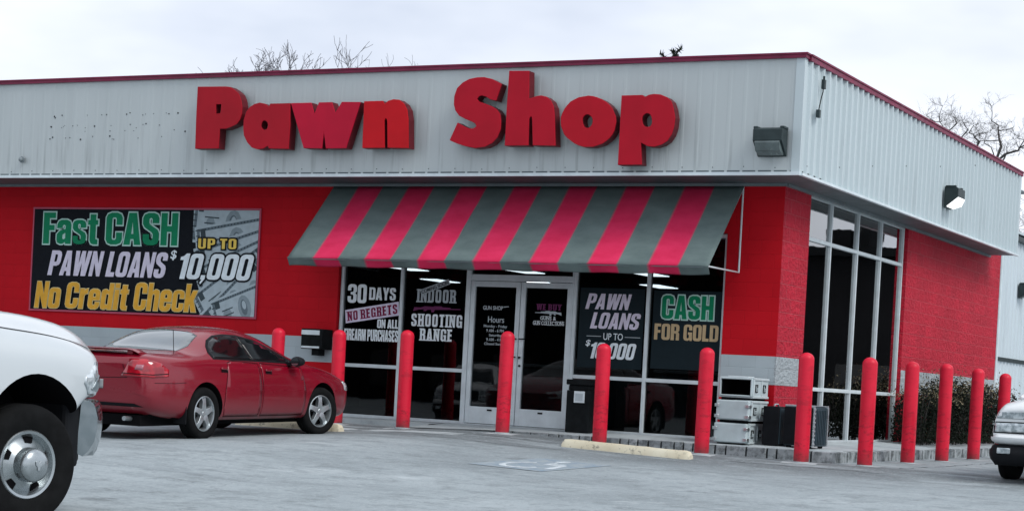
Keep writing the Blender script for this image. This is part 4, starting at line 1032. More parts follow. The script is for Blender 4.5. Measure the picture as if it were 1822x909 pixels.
# ------------------------------------------------------------------ faded disabled bay symbol
n = NT('faded_blue'); n.set(n.mix(n.ramp(n.noise(6, 6, .7), [(.36, 0), (.58, 1)]), (.17, .235, .30), (.275, .32, .34)), .85)
n = NT('faded_white'); n.set(n.mix(n.ramp(n.noise(14, 6, .7), [(.42, 0), (.62, .9)]), (.58, .64, .67), (.30, .345, .365)), .85)
SX, SY = -.72, -5.85
def ground_poly(name, polys, lift, mat, parent):
    mb = MB()
    for P in polys:
        P = [(x*.70, y*1.4) for x, y in P]
        vs = [(x, y, g(SX+x, SY+y)-g(SX, SY)+lift) for x, y in P]
        tr_ = tessellate_polygon([[Vector((x, y, 0)) for x, y in P]])
        fs = []
        for t_ in tr_:
            a, b, c = [P[i] for i in t_]
            fs.append(tuple(t_) if (b[0]-a[0])*(c[1]-a[1])-(b[1]-a[1])*(c[0]-a[0]) > 0 else tuple(reversed(t_)))
        mb.add(vs, fs)
    me = bpy.data.meshes.new(name); me.from_pydata(mb.v, [], mb.f); me.update()
    return link_mesh(name, me, MAT[mat], parent)
t = thing('disabled_bay_symbol', 'faded blue square with white wheelchair symbol painted on the lot', 'road marking', (SX, SY, g(SX, SY)))
S_ = .68
ground_poly('blue_square', [[(-S_, -S_), (S_, -S_), (S_, S_), (-S_, S_)]], .004, 'faded_blue', t)
def arc(cx, cy, r, w_, a0, a1, n_=18):
    o_ = [(cx+r*math.cos(R(a0+(a1-a0)*i/n_)), cy+r*math.sin(R(a0+(a1-a0)*i/n_))) for i in range(n_+1)]
    i_ = [(cx+(r-w_)*math.cos(R(a0+(a1-a0)*i/n_)), cy+(r-w_)*math.sin(R(a0+(a1-a0)*i/n_))) for i in range(n_, -1, -1)]
    return o_+i_
ground_poly('white_symbol', [arc(-.06, -.16, .40, .09, 120, 330), [(-.14, .30), (-.03, .30), (.0, .02), (.30, .02), (.44, -.40), (.56, -.36), (.38, .11), (.06, .11), (.05, .30)], [(-.05+.11*math.cos(a*.5236), .46+.11*math.sin(a*.5236)) for a in range(12)], [(.02, .14), (.28, .14), (.28, .21), (.02, .21)]], .007, 'faded_white', t)

# ------------------------------------------------------------------ vehicles
def paint(name, c, rough=.28, metal=.15, coat=.8, dirt=.25, dirtc=(.20, .19, .18), zlim=.75):
    n = NT(name); z = n.sep(n.tc.outputs['Object'])[2]
    d = n.math('MULTIPLY', n.ramp(n.math('DIVIDE', z, zlim), [(.25, 1), (.95, 0)]), n.ramp(n.noise(3.5, 6, .65), [(.25, .35), (.7, 1)]))
    n.set(n.mix(n.math('MULTIPLY', d, dirt), n.mix(n.ramp(n.noise(.9, 3), [(.3, 0), (.7, .25)]), c, tuple(x*.82 for x in c)), dirtc), None, metal, .5)
    n.l.new(n.ramp(d, [(0, rough), (1, min(1, rough+.35*dirt+.1))]), n.b.inputs['Roughness'])
    n.b.inputs['Coat Weight'].default_value = coat; n.b.inputs['Coat Roughness'].default_value = .06
    return n.m
paint('sedan_red', (.21, .0012, .013), .24, .1, .5, .40, (.06, .025, .03))
paint('truck_white', (.50, .545, .565), .3, 0, .7, .12)
paint('pickup_white', (.72, .75, .76), .35, 0, .6, .2)
simple('wheel_well', (.006, .006, .007), .95)
simple('tyre', (.009, .0095, .010), .85, 0, .25, 9, bump=.2)
simple('alloy', (.42, .46, .48), .32, .75, .15, 9)
simple('chrome', (.33, .37, .385), .10, 1.0, .06, 4)
n = NT('rear_glass'); n.set(n.ramp(n.noise(2, 3), [(.3, (.07, .09, .10)), (.7, (.12, .15, .16))]), .12, .2, .8); n.b.inputs['Coat Weight'].default_value = 1.0; n.b.inputs['Coat IOR'].default_value = 1.55
simple('wheel_steel', (.40, .44, .455), .26, .85, .12, 7)
simple('seam_black', (.012, .006, .008), .7)
simple('trim_black', (.012, .013, .015), .5)
n = NT('tail_red'); n.set(n.mix(n.ramp(n.noise(8, 2), [(.4, 0), (.6, 1)]), (.42, .004, .016), (.22, .003, .012)), .12, 0, .6); n.b.inputs['Coat Weight'].default_value = .6
simple('tail_clear', (.34, .12, .15), .15, 0, .2, 12, .5)
n = NT('headlight_glass'); n.set(n.mix(n.ramp(n.noise(14, 3), [(.4, 0), (.6, 1)]), (.30, .35, .37), (.68, .74, .77)), .08, .35, .6); n.b.inputs['Coat Weight'].default_value = .8
simple('amber_lens', (.42, .17, .03), .2, 0, .2, 10, .4)
simple('plate_white', (.26, .27, .28), .5)

def loft(st):
    """st: list of (x, half section [(y, z) from bottom centre out and up to top centre], bulge fn or None)"""
    k = len(st[0][1]); ring = 2*k-2; vs = []; fs = []
    for x, sec in st:
        pts = [(-y, z) for y, z in sec]+[(y, z) for y, z in sec[-2:0:-1]]
        for y, z in pts: vs.append((x(y, z) if callable(x) else x, y, z))
    for i in range(len(st)-1):
        for j in range(ring):
            fs.append((i*ring+j, (i+1)*ring+j, (i+1)*ring+(j+1) % ring, i*ring+(j+1) % ring))
    # end caps as strips between mirrored points
    for base, flip in ((0, False), ((len(st)-1)*ring, True)):
        for j in range(k-1):
            a, b = base+j, base+j+1; c, d = base+(ring-j-1) % ring, base+(ring-j) % ring
            q = [a, b, c, d]
            if j == 0: q = [a, b, c]
            if j == k-2: q = [a, b, d]
            fs.append(tuple(reversed(q)) if not flip else tuple(q))
    return vs, fs
def make_body(name, st, mats, parent, arches, level=2, sharp=38):
    vs, fs = loft(st)
    me = bpy.data.meshes.new(name); me.from_pydata(vs, [], fs)
    bm = bmesh.new(); bm.from_mesh(me); bmesh.ops.recalc_face_normals(bm, faces=bm.faces); bm.to_mesh(me); bm.free()
    o = link_mesh(name, me, mats[0]); s = o.modifiers.new('s', 'SUBSURF'); s.levels = level; s.render_levels = level
    me2 = evaluated_mesh(o); bpy.data.objects.remove(o)
    vol = sum(p.center.dot(p.normal)*p.area for p in me2.polygons)
    if vol < 0: me2.flip_normals()
    bv = BVHTree.FromPolygons([v.co for v in me2.vertices], [tuple(p.vertices) for p in me2.polygons])
    o = link_mesh(name, me2, mats[0]); cut = []
    for x, z, r, y0, y1 in arches:
        mb = MB(); mb.lathe([(.0005, y0), (r, y0), (r, y1), (.0005, y1)], 48, 'y', (x, 0, z))
        c = mb.build('cut', mats[1]); cut.append(c)
        b = o.modifiers.new('b', 'BOOLEAN'); b.operation = 'DIFFERENCE'; b.solver = 'EXACT'; b.object = c
    me3 = evaluated_mesh(o); bpy.data.objects.remove(o)
    for c in cut: bpy.data.objects.remove(c)
    o = link_mesh(name, me3, mats, parent, sharp)
    for p in me3.polygons:
        c = p.center; p.material_index = 0
        for x, z, r, y0, y1 in arches:
            if math.hypot(c.x-x, c.z-z) < r+.004 and y0-.01 <= c.y <= y1+.01 and abs(p.normal.y) < .98 and (abs(math.hypot(c.x-x, c.z-z)-r) < .006): p.material_index = 1
            elif abs(p.normal.y) > .95 and math.hypot(c.x-x, c.z-z) < r+.002 and (abs(c.y-y0) < .02 or abs(c.y-y1) < .02): p.material_index = 1
        if abs(p.normal.z+1) < .05 and c.z < .5: p.material_index = 1
    return o, bv
def project(bv, poly, O, u, v, d, name, mat, parent, off=.004, step=.06, thick=.006, sharp=50, bow=None):
    """lay a flat outline on the body: points O+a*u+b*v thrown along d"""
    O, u, v, d = Vector(O), Vector(u).normalized(), Vector(v).normalized(), Vector(d).normalized()
    bm = bmesh.new()
    f = bm.faces.new([bm.verts.new((a, b, 0)) for a, b in poly])
    xs_ = [p[0] for p in poly]; ys_ = [p[1] for p in poly]
    a = min(xs_)+step/2
    while a < max(xs_):
        bmesh.ops.bisect_plane(bm, geom=bm.verts[:]+bm.edges[:]+bm.faces[:], plane_co=(a, 0, 0), plane_no=(1, 0, 0)); a += step
    a = min(ys_)+step/2
    while a < max(ys_):
        bmesh.ops.bisect_plane(bm, geom=bm.verts[:]+bm.edges[:]+bm.faces[:], plane_co=(0, a, 0), plane_no=(0, 1, 0)); a += step
    bmesh.ops.triangulate(bm, faces=bm.faces[:])
    last = None; miss = []
    for vt in bm.verts:
        p = O+u*vt.co.x+v*vt.co.y; h, nrm, _, _ = bv.ray_cast(p, d, 20)
        if h is None: miss.append((vt, p)); continue
        if nrm.dot(d) > 0: nrm = -nrm
        vt.co = h+nrm*off; last = (h-p).dot(d)
    if miss: bmesh.ops.delete(bm, geom=[m_[0] for m_ in miss], context='VERTS')
    bmesh.ops.recalc_face_normals(bm, faces=bm.faces)
    bm.normal_update()
    s = sum((f_.normal.dot(d)*f_.calc_area() for f_ in bm.faces), 0)
    if s > 0: bmesh.ops.reverse_faces(bm, faces=bm.faces[:])
    me = bpy.data.meshes.new(name); bm.to_mesh(me); bm.free()
    o = link_mesh(name, me, mat, parent, sharp)
    if thick:
        m_ = o.modifiers.new('thick', 'SOLIDIFY'); m_.thickness = thick; m_.offset = -1
    return o
def side(bv, poly, s, name, mat, parent, **k):
    """s=-1 the right flank, +1 the left"""
    return project(bv, poly, (0, s*4, 0), (1, 0, 0), (0, 0, 1), (0, -s, 0), name, mat, parent, **k)
def strip(pts, w):
    """ribbon polygon along a polyline"""
    L, Rr = [], []
    for i, p in enumerate(pts):
        a, b = pts[max(i-1, 0)], pts[min(i+1, len(pts)-1)]
        dx, dy = b[0]-a[0], b[1]-a[1]; l = math.hypot(dx, dy) or 1
        L.append((p[0]-dy/l*w/2, p[1]+dx/l*w/2)); Rr.append((p[0]+dy/l*w/2, p[1]-dx/l*w/2))
    return L+Rr[::-1]
def tyre_profile(r, w, rr):
    h = w/2
    return [(rr, -h*.80), (rr+.015, -h*.92), ((r+rr)/2, -h), (r-.035, -h*.97), (r-.010, -h*.86), (r, -h*.62), (r, -.25*h), (r-.007, -.2*h), (r-.007, .0), (r, .03*h), (r, h*.62), (r-.010, h*.86), (r-.035, h*.97), ((r+rr)/2, h), (rr+.015, h*.92), (rr, h*.8)]
def sedan_wheel(parent, loc, s, steer=0, r=.322, w=.205):
    e = empty('wheel', loc, steer+(math.pi if s > 0 else 0)); e.parent = parent      # local -y faces outwards
    mb = MB(); mb.lathe(tyre_profile(r, w, .212), 48, 'y', closed=True); mb.build('tyre', MAT['tyre'], e, 45)
    mb = MB(); mb.lathe([(.216, -w*.42), (.205, -w*.44), (.198, -w*.36), (.190, w*.1), (.190, w*.4)], 48, 'y')
    rim = mb.build('rim', MAT['alloy'], e, 40)
    mb = MB()
    for k in range(5):
        a = 2*math.pi*k/5+math.pi/2; M = Matrix.Rotation(-a, 4, 'Y')
        P = [(.02, -.050), (.07, -.040), (.15, -.030), (.197, -.040), (.197, .040), (.15, .030), (.07, .040), (.02, .050)]
        tr_ = lambda q, y: M @ Vector((q[0], y(q[0]), q[1]))
        fr = [tr_(q, lambda x: -w*.34-.018*math.sin(math.pi*min(x/.2, 1)) if True else 0) for q in P]; bk = [tr_(q, lambda x: -w*.12) for q in P]
        mb.add([tuple(p) for p in fr+bk], [(0, 1, 6, 7), (1, 2, 5, 6), (2, 3, 4, 5)]+[(i, i+8, (i+1) % 8+8, (i+1) % 8) for i in range(8)])
    mb.lathe([(.0005, -w*.40), (.030, -w*.40), (.034, -w*.36), (.062, -w*.35), (.062, -w*.1)], 24, 'y')
    mb.build('spokes', MAT['alloy'], rim, 30, bevel=.004)
    mb = MB()
    for k in range(5):
        a = 2*math.pi*(k+.5)/5+math.pi/2; mb.lathe([(.0005, -w*.385), (.011, -w*.385), (.011, -w*.2)], 8, 'y', (.050*math.cos(a), 0, .050*math.sin(a)))
    mb.build('lug_nut', MAT['trim_black'], rim)
    mb = MB(); mb.lathe([(.0005, w*.02), (.191, w*.02)], 32, 'y'); mb.build('brake_shadow_plate', MAT['wheel_well'], rim)
    return e

# ---- red sedan, x forward from its rear axle
CARH = R(92.2)
CAR = thing('parked_sedan', 'dusty dark red four door sedan with rear spoiler parked nose to the shop', 'car', (-5.71, -6.91, g(-5.2, -6.9)), CARH)
CAR.rotation_euler = (0, -R(1.15), CARH)
def sec(zb, W, zs, Ws, g6, g7, zt):
    return [(0, zb), (W*.6, zb), (W-.07, zb+.015), (W-.012, zb+.15), (W, .52), (W-.004, .72), (Ws, zs), g6, g7, (g7[0]*.58, zt-.012), (0, zt)]
ST = [(-1.075, sec(.46, .56, .86, .52, (.44, .88), (.36, .90), .90)),
      (-1.062, sec(.42, .70, .90, .64, (.56, .94), (.46, .965), .97)),
      (-1.00, sec(.34, .80, .95, .755, (.68, 1.00), (.56, 1.025), 1.03)),
      (-.84, sec(.28, .862, .965, .825, (.73, 1.015), (.58, 1.045), 1.055)),
      (-.52, sec(.24, .892, .97, .855, (.745, 1.015), (.58, 1.050), 1.065)),
      (-.26, sec(.22, .897, .97, .862, (.755, 1.01), (.60, 1.055), 1.072)),
      (-.10, sec(.21, .897, .97, .862, (.755, 1.015), (.585, 1.105), 1.125)),
      (.12, sec(.20, .895, .965, .860, (.745, 1.03), (.562, 1.205), 1.245)),
      (.36, sec(.20, .893, .96, .858, (.745, 1.03), (.548, 1.285), 1.335)),
      (.62, sec(.20, .892, .957, .857, (.75, 1.02), (.548, 1.325), 1.378)),
      (1.05, sec(.20, .892, .95, .856, (.755, 1.01), (.555, 1.345), 1.402)),
      (1.45, sec(.20, .892, .942, .856, (.76, 1.0), (.560, 1.315), 1.372)),
      (1.80, sec(.20, .892, .935, .856, (.765, .985), (.565, 1.225), 1.285)),
      (2.12, sec(.20, .892, .925, .856, (.77, .965), (.585, 1.095), 1.150)),
      (2.42, sec(.20, .892, .910, .856, (.77, .945), (.62, .985), 1.020)),
      (2.62, sec(.20, .892, .895, .850, (.76, .925), (.62, .945), .968)),
      (2.95, sec(.20, .890, .855, .830, (.74, .885), (.58, .912), .930)),
      (3.28, sec(.20, .872, .79, .79, (.70, .815), (.54, .840), .855)),
      (3.52, sec(.21, .815, .70, .73, (.62, .725), (.48, .745), .758)),
      (3.68, sec(.24, .70, .60, .62, (.53, .625), (.40, .640), .65)),
      (3.74, sec(.30, .50, .54, .46, (.40, .56), (.30, .57), .58))]
body, bv = make_body('body', ST, [MAT['sedan_red'], MAT['wheel_well']], CAR,
                     [(0, .335, .375, -1.2, -.56), (0, .335, .375, .56, 1.2), (2.74, .335, .375, -1.2, -.54), (2.74, .335, .375, .54, 1.2)])
for s in (-1, 1):
    for x in (0, 2.74): sedan_wheel(CAR, (x, s*.785, .322), s, R(-13) if x > 1 else 0)
    # doors: raised panels with dark shut lines, glass and handles
    rear = [(.42, .62), (.50, .95), (.60, .97), (1.19, .95), (1.235, .60), (1.22, .28), (.44, .28), (.40, .40)]
    front = [(1.235, .95), (2.20, .905), (2.30, .60), (2.28, .28), (1.26, .28), (1.275, .60)]
    for P, nm in ((rear, 'door'), (front, 'door')):
        dd = side(bv, P, s, 'door', MAT['sedan_red'], CAR, off=.003, step=.08, thick=.004)
        side(bv, strip(P+[P[0]], .008), s, 'door_seam', MAT['seam_black'], dd, off=.0045, step=.08, thick=0)
        hx = P[0][0]+.06 if P is rear else 1.40
        hz = .858 if P is rear else .845
        if P is rear: hx = .40
        side(bv, [(hx-.075, hz-.028), (hx+.075, hz-.034), (hx+.075, hz+.022), (hx-.06, hz+.026)], s, 'handle_cup', MAT['seam_black'], dd, off=.005, step=.05, thick=0)
        side(bv, [(hx-.09, hz+.004), (hx+.05, hz-.002), (hx+.055, hz+.024), (hx-.07, hz+.03)], s, 'door_handle', MAT['sedan_red'], dd, off=.024, step=.05, thick=.016)
    glassline = [(.235, .985), (.225, 1.06), (.28, 1.14), (.38, 1.215), (.56, 1.275), (.80, 1.298), (1.08, 1.293), (1.42, 1.245), (1.75, 1.145), (2.02, 1.03), (2.19, .955), (1.9, .950), (1.2, .968)]
    side(bv, glassline, s, 'window_trim', MAT['trim_black'], CAR, off=.003, step=.07, thick=.004)
    side(bv, [(.265, 1.000), (.262, 1.06), (.31, 1.13), (.40, 1.195), (.56, 1.25), (.80, 1.274), (1.03, 1.27), (1.12, .985)], s, 'window', MAT['car_glass'], CAR, off=.006, step=.06)
    side(bv, [(1.15, .985), (1.06, 1.268), (1.40, 1.222), (1.72, 1.122), (1.96, 1.018), (2.03, .972)], s, 'window', MAT['car_glass'], CAR, off=.006, step=.06)
    # tail lamp wraps the corner
    O = Vector((-1.0, s*.82, 0)); dd = Vector((1, -s*1.0, 0)).normalized(); u = Vector((1, s*1.0, 0)).normalized()
    TL = [(-.25, .965), (-.08, .968), (.10, .925), (.205, .845), (.205, .765), (.02, .750), (-.34, .760), (-.30, .84)]
    tl = project(bv, TL, O-dd*3, u, (0, 0, 1), dd, 'tail_light', MAT['tail_red'], CAR, off=.007, step=.05, thick=.01)
    project(bv, [(-.20, .84), (-.11, .84), (-.10, .90), (-.18, .90)], O-dd*3, u, (0, 0, 1), dd, 'reversing_lens', MAT['tail_clear'], tl, off=.011, step=.05)
    project(bv, strip([(-.33, .795), (.0, .785), (.2, .80)], .010), O-dd*3, u, (0, 0, 1), dd, 'lamp_divider', MAT['seam_black'], tl, off=.011, step=.05, thick=0)
    # rear bumper shut line and headlamp
    side(bv, strip([(-.42, .70), (-.62, .69), (-.95, .69)], .006), s, 'bumper_seam', MAT['seam_black'], CAR, off=.002, step=.06, thick=0)
    O2 = Vector((3.55, s*.7, 0)); d2 = Vector((-1, -s*.9, 0)).normalized(); u2 = Vector((s*-.9, 1, 0)).normalized() if s < 0 else Vector((.9, -1, 0)).normalized()
    project(bv, [(-.22, .60), (.20, .58), (.22, .68), (-.05, .73), (-.26, .72)], O2-d2*3, u2, (0, 0, 1), d2, 'headlight', MAT['headlight_glass'], CAR, off=.006, step=.06)
    # mirror
    mb = MB(); rs = []
    for k, (x, a, b) in enumerate([(-.06, .02, .02), (-.05, .075, .055), (.0, .10, .068), (.06, .085, .058), (.105, .03, .024)]):
        rs.append([(1.93+x*1.0, s*(.965)+a*math.cos(2*math.pi*j/14), .985+b*math.sin(2*math.pi*j/14)) for j in range(14)])
    vs = [p for r_ in rs for p in r_]; fs = [(i*14+j, i*14+(j+1) % 14, (i+1)*14+(j+1) % 14, (i+1)*14+j) for i in range(4) for j in range(14)]+[tuple(range(14)), tuple(range(56, 70))]
    mb.add(vs, fs); mb.box(1.90, 1.99, min(s*.80, s*.92), max(s*.80, s*.92), .93, .97)
    mir = mb.build('mirror', MAT['trim_black'], CAR, 50)
    mb = MB(); mb.lathe([(.0005, -.0615), (.06, -.0615)], 16, 'x', (1.93, s*.965, .985)); mb.build('mirror_glass', MAT['chrome'], mir)
# rear screen, windscreen
dn = (0, 0, -1)
project(bv, [(-.20, -.56), (.02, -.575), (.33, -.485), (.375, -.25), (.385, 0), (.375, .25), (.33, .485), (.02, .575), (-.20, .56), (-.27, .3), (-.29, 0), (-.27, -.3)], (0, 0, 4), (1, 0, 0), (0, 1, 0), dn, 'rear_window', MAT['rear_glass'], CAR, off=.005, step=.06)
project(bv, [(1.62, -.49), (1.58, 0), (1.62, .49), (2.30, .57), (2.50, .45), (2.56, 0), (2.50, -.45), (2.30, -.57)], (0, 0, 4), (1, 0, 0), (0, 1, 0), dn, 'windscreen', MAT['car_glass'], CAR, off=.005, step=.06)
# boot lid lines and plate, thrown from behind
bk = dict(O=(-4, 0, 0), u=(0, 1, 0), v=(0, 0, 1), d=(1, 0, 0))
project(bv, strip([(-.43, .90), (-.47, .80), (-.50, .745), (0, .725), (.50, .745), (.47, .80), (.43, .90)], .007), name='boot_seam', mat=MAT['seam_black'], parent=CAR, off=.003, step=.06, thick=0, **bk)
project(bv, [(-.16, .60), (.16, .60), (.16, .71), (-.16, .71)], name='number_plate', mat=MAT['plate_white'], parent=CAR, off=.008, step=.06, **bk)
project(bv, [(-.70, .40), (.70, .40), (.60, .44), (-.60, .44)], name='bumper_shade_strip', mat=MAT['trim_black'], parent=CAR, off=.002, step=.06, thick=0, **bk)  # black strip painted in as the shade under the rear bumper
# spoiler on the boot lid
mb = MB(); rs = []
for i in range(-8, 9):
    y = i/8*.60; c = -1.0+.05*(y/.6)**2; dz = 0 if abs(i) < 7 else (-.012 if abs(i) == 7 else -.045)
    rs.append([(c-.06, y, 1.078+dz), (c-.02, y, 1.090+dz), (c+.10, y, 1.084+dz), (c+.15, y, 1.066+dz), (c+.06, y, 1.062+dz), (c-.04, y, 1.064+dz)])
vs = [p for r_ in rs for p in r_]; fs = [(i*6+j, i*6+(j+1) % 6, (i+1)*6+(j+1) % 6, (i+1)*6+j) for i in range(16) for j in range(6)]+[tuple(range(6)), tuple(range(96, 102))]
mb.add(vs, fs)
for s in (-1, 1): mb.box(-.98, -.86, s*.46-.04, s*.46+.04, 1.02, 1.072)
sp = mb.build('spoiler', MAT['sedan_red'], CAR, 40)
mb = MB(); mb.box(-.99, -.87, -.42, .42, 1.0605, 1.0625); mb.build('spoiler_underside', MAT['seam_black'], sp)
mb = MB(); mb.tube([(-.30, -.60, 1.0), (-.33, -.60, 1.33)], .0045, 5); mb.build('antenna', MAT['trim_black'], CAR)
mb = MB(); mb.box(-.95, 3.4, -.62, .62, .17, .30); mb.build('underbody', MAT['wheel_well'], CAR)
mb = MB(); mb.tube([(-1.08, -.48, .26), (-.6, -.48, .24)], .028, 10); mb.build('exhaust_pipe', MAT['alloy'], CAR, 40)
for s in (-1, 1):
    mb = MB(); mb.box(-.40, -.385, min(s*.70, s*.88), max(s*.70, s*.88), .20, .42); mb.build('mud_flap', MAT['trim_black'], CAR)

# ---- pickup trucks: x forward from the front axle
def pick_sec(zb, W, zs, Ws, zf, Wf, zh, Wh, zt):
    return [(0, zb), (W*.7, zb), (W-.04, zb+.02), (W, zb+.14), (W, zs-.16), (Ws, zs), (Wf, zf), (Wf-.05, zf+.015), (Wh, zh), (Wh*.5, zt-.006), (0, zt)]
def truck_wheel(parent, loc, s, r, w, steer, hub=True):
    e = empty('wheel', loc, steer+(math.pi if s > 0 else 0)); e.parent = parent; rr = r*(.565 if hub else .60)
    mb = MB(); mb.lathe(tyre_profile(r, w, rr), 64, 'y', closed=True)
    mb.build('tyre', MAT['tyre'], e, 45)
    mb = MB()
    mb.lathe([(rr+.004, -w*.42), (rr-.004, -w*.46), (rr-.022, -w*.44), (rr-.035, -w*.34), (rr-.045, -w*.26), (r*.325, -w*.36), (r*.290, -w*.41), (r*.285, -w*.66), (r*.265, -w*.77), (r*.215, -w*.84), (r*.11, -w*.89), (.0005, -w*.905)] if hub else
             [(rr+.004, -w*.42), (rr-.012, -w*.46), (rr-.03, -w*.30), (r*.30, -w*.25), (r*.22, -w*.32), (.0005, -w*.34)], 64, 'y')
    rim = mb.build('rim', MAT['wheel_steel'], e, 35)
    nh = 5
    for k in range(nh if hub else 6):
        mb = MB(); a = 2*math.pi*(k+.5)/(nh if hub else 6)-.40; M = Matrix.Rotation(-a, 4, 'Y')
        ra, rb = (r*.36, rr-.040) if hub else (r*.355, rr-.062)
        ya, yb = (-w*.335, -w*.268) if hub else (-w*.262, -w*.275)
        q_ = 1.15 if hub else 1; P = [(ra, -.024*q_), (rb, -.038*q_), (rb, .038*q_), (ra, .024*q_)]
        V = [M @ Vector((p[0], (ya if p[0] == ra else yb)-.004, p[1])) for p in P]; V2 = [M @ Vector((p[0], (ya if p[0] == ra else yb)+.01, p[1])) for p in P]
        mb.add([tuple(q) for q in V+V2], [(0, 1, 2, 3)]+[(i, i+4, (i+1) % 4+4, (i+1) % 4) for i in range(4)])
        mb.build('hand_hole', MAT['wheel_well'], rim)
    if hub:
        mb = MB(); mb.prism([(-.030, .030), (-.012, .036), (0, .022), (.012, .036), (.030, .030), (.026, .002), (.012, -.010), (.010, -.034), (-.010, -.034), (-.012, -.010), (-.026, .002)], -w*.93, -w*.90)
        mb.build('emblem', MAT['alloy'], rim, bevel=.004)
    return e
TH = R(95)
TR = thing('dually_pickup', 'large white heavy duty pickup with chrome bumper and hub, nose at the left edge', 'pickup truck', (-.69, -15.70, g(-.2, -15.7)), TH)
def nose(x0, pull=.42, p=2.6):
    return lambda y, z: x0-pull*(abs(y)/1.0)**p-.05*max(0, z-1.0)*2
S = [(-4.9, pick_sec(.55, .98, 1.20, .96, 1.38, .93, 1.40, .7, 1.40)),
     (-4.6, pick_sec(.50, 1.0, 1.20, .985, 1.38, .95, 1.40, .7, 1.40)),
     (-2.6, pick_sec(.50, 1.0, 1.22, .985, 1.40, .95, 1.42, .7, 1.42)),
     (-1.3, pick_sec(.50, 1.0, 1.22, .985, 1.385, .93, 1.47, .66, 1.50)),
     (-.75, pick_sec(.50, 1.0, 1.22, .985, 1.365, .90, 1.47, .64, 1.50)),
     (-.2, pick_sec(.50, 1.005, 1.21, .985, 1.335, .875, 1.45, .62, 1.48)),
     (.25, pick_sec(.52, 1.005, 1.21, .98, 1.315, .86, 1.455, .62, 1.485)),
     (.58, pick_sec(.84, 1.0, 1.195, .97, 1.272, .85, 1.43, .62, 1.465)),
     (nose(.92, .22, 3.28), pick_sec(.86, .985, 1.175, .955, 1.22, .85, 1.395, .62, 1.435)),
     (nose(1.12, .46, 3.28), pick_sec(.865, .97, 1.15, .94, 1.18, .83, 1.335, .60, 1.38)),
     (nose(1.20, .57, 3.28), pick_sec(.87, .965, 1.12, .93, 1.15, .82, 1.26, .60, 1.30)),
     (nose(1.225, .60, 3.28), pick_sec(.875, .96, 1.08, .925, 1.10, .81, 1.15, .58, 1.18)),
     (nose(1.23, .61, 3.28), pick_sec(.885, .95, 1.02, .92, 1.035, .80, 1.05, .56, 1.06))]
tb, tbv = make_body('body', S, [MAT['truck_white'], MAT['wheel_well']], TR, [(-.03, .41, .63, -1.3, -.45), (-.03, .41, .63, .45, 1.3), (-3.6, .47, .56, -1.3, -.45), (-3.6, .47, .56, .45, 1.3)])
for s in (-1, 1):
    truck_wheel(TR, (0, s*.845, .415), s, .415, .24, R(-14))
    truck_wheel(TR, (-3.6, s*.90, .415), s, .415, .24, 0, False)
    # bonnet shut line along the wing, wrapping headlamp
    project(tbv, strip([(-.9, s*.885), (-.2, s*.865), (.3, s*.85), (.62, s*.835), (.80, s*.80)], .012), (0, 0, 5), (1, 0, 0), (0, 1, 0), (0, 0, -1), 'bonnet_seam', MAT['trim_black'], TR, off=.002, step=.07, thick=0)
    hl = side(tbv, [(.50, .985), (.52, 1.03), (.61, 1.09), (.67, 1.14), (1.12, 1.14), (1.14, .90), (.57, .905)], s, 'headlight', MAT['headlight_glass'], TR, off=.006, step=.05, thick=.01)
    side(tbv, [(.60, .94), (.72, .93), (.76, 1.06), (.66, 1.03)], s, 'reflector', MAT['chrome'], hl, off=.010, step=.04, thick=.004)
    # door, mirror
    dd_ = side(tbv, [(-2.05, .62), (-2.05, 1.36), (-1.02, 1.34), (-1.0, .95), (-1.08, .62)], s, 'door', MAT['truck_white'], TR, off=.004, step=.15)
    mb = MB(); mb.box(-2.0, -1.82, min(s*1.0, s*1.03), max(s*1.0, s*1.03), 1.10, 1.14); mb.build('door_handle', MAT['chrome'], dd_, bevel=.008)
    mb = MB(); mb.box(-1.16, -1.04, min(s*1.08, s*1.30), max(s*1.08, s*1.30), 1.46, 1.76); mb.box(-1.12, -1.08, min(s*.9, s*1.1), max(s*.9, s*1.1), 1.50, 1.54); mb.build('mirror', MAT['trim_black'], TR, bevel=.03)
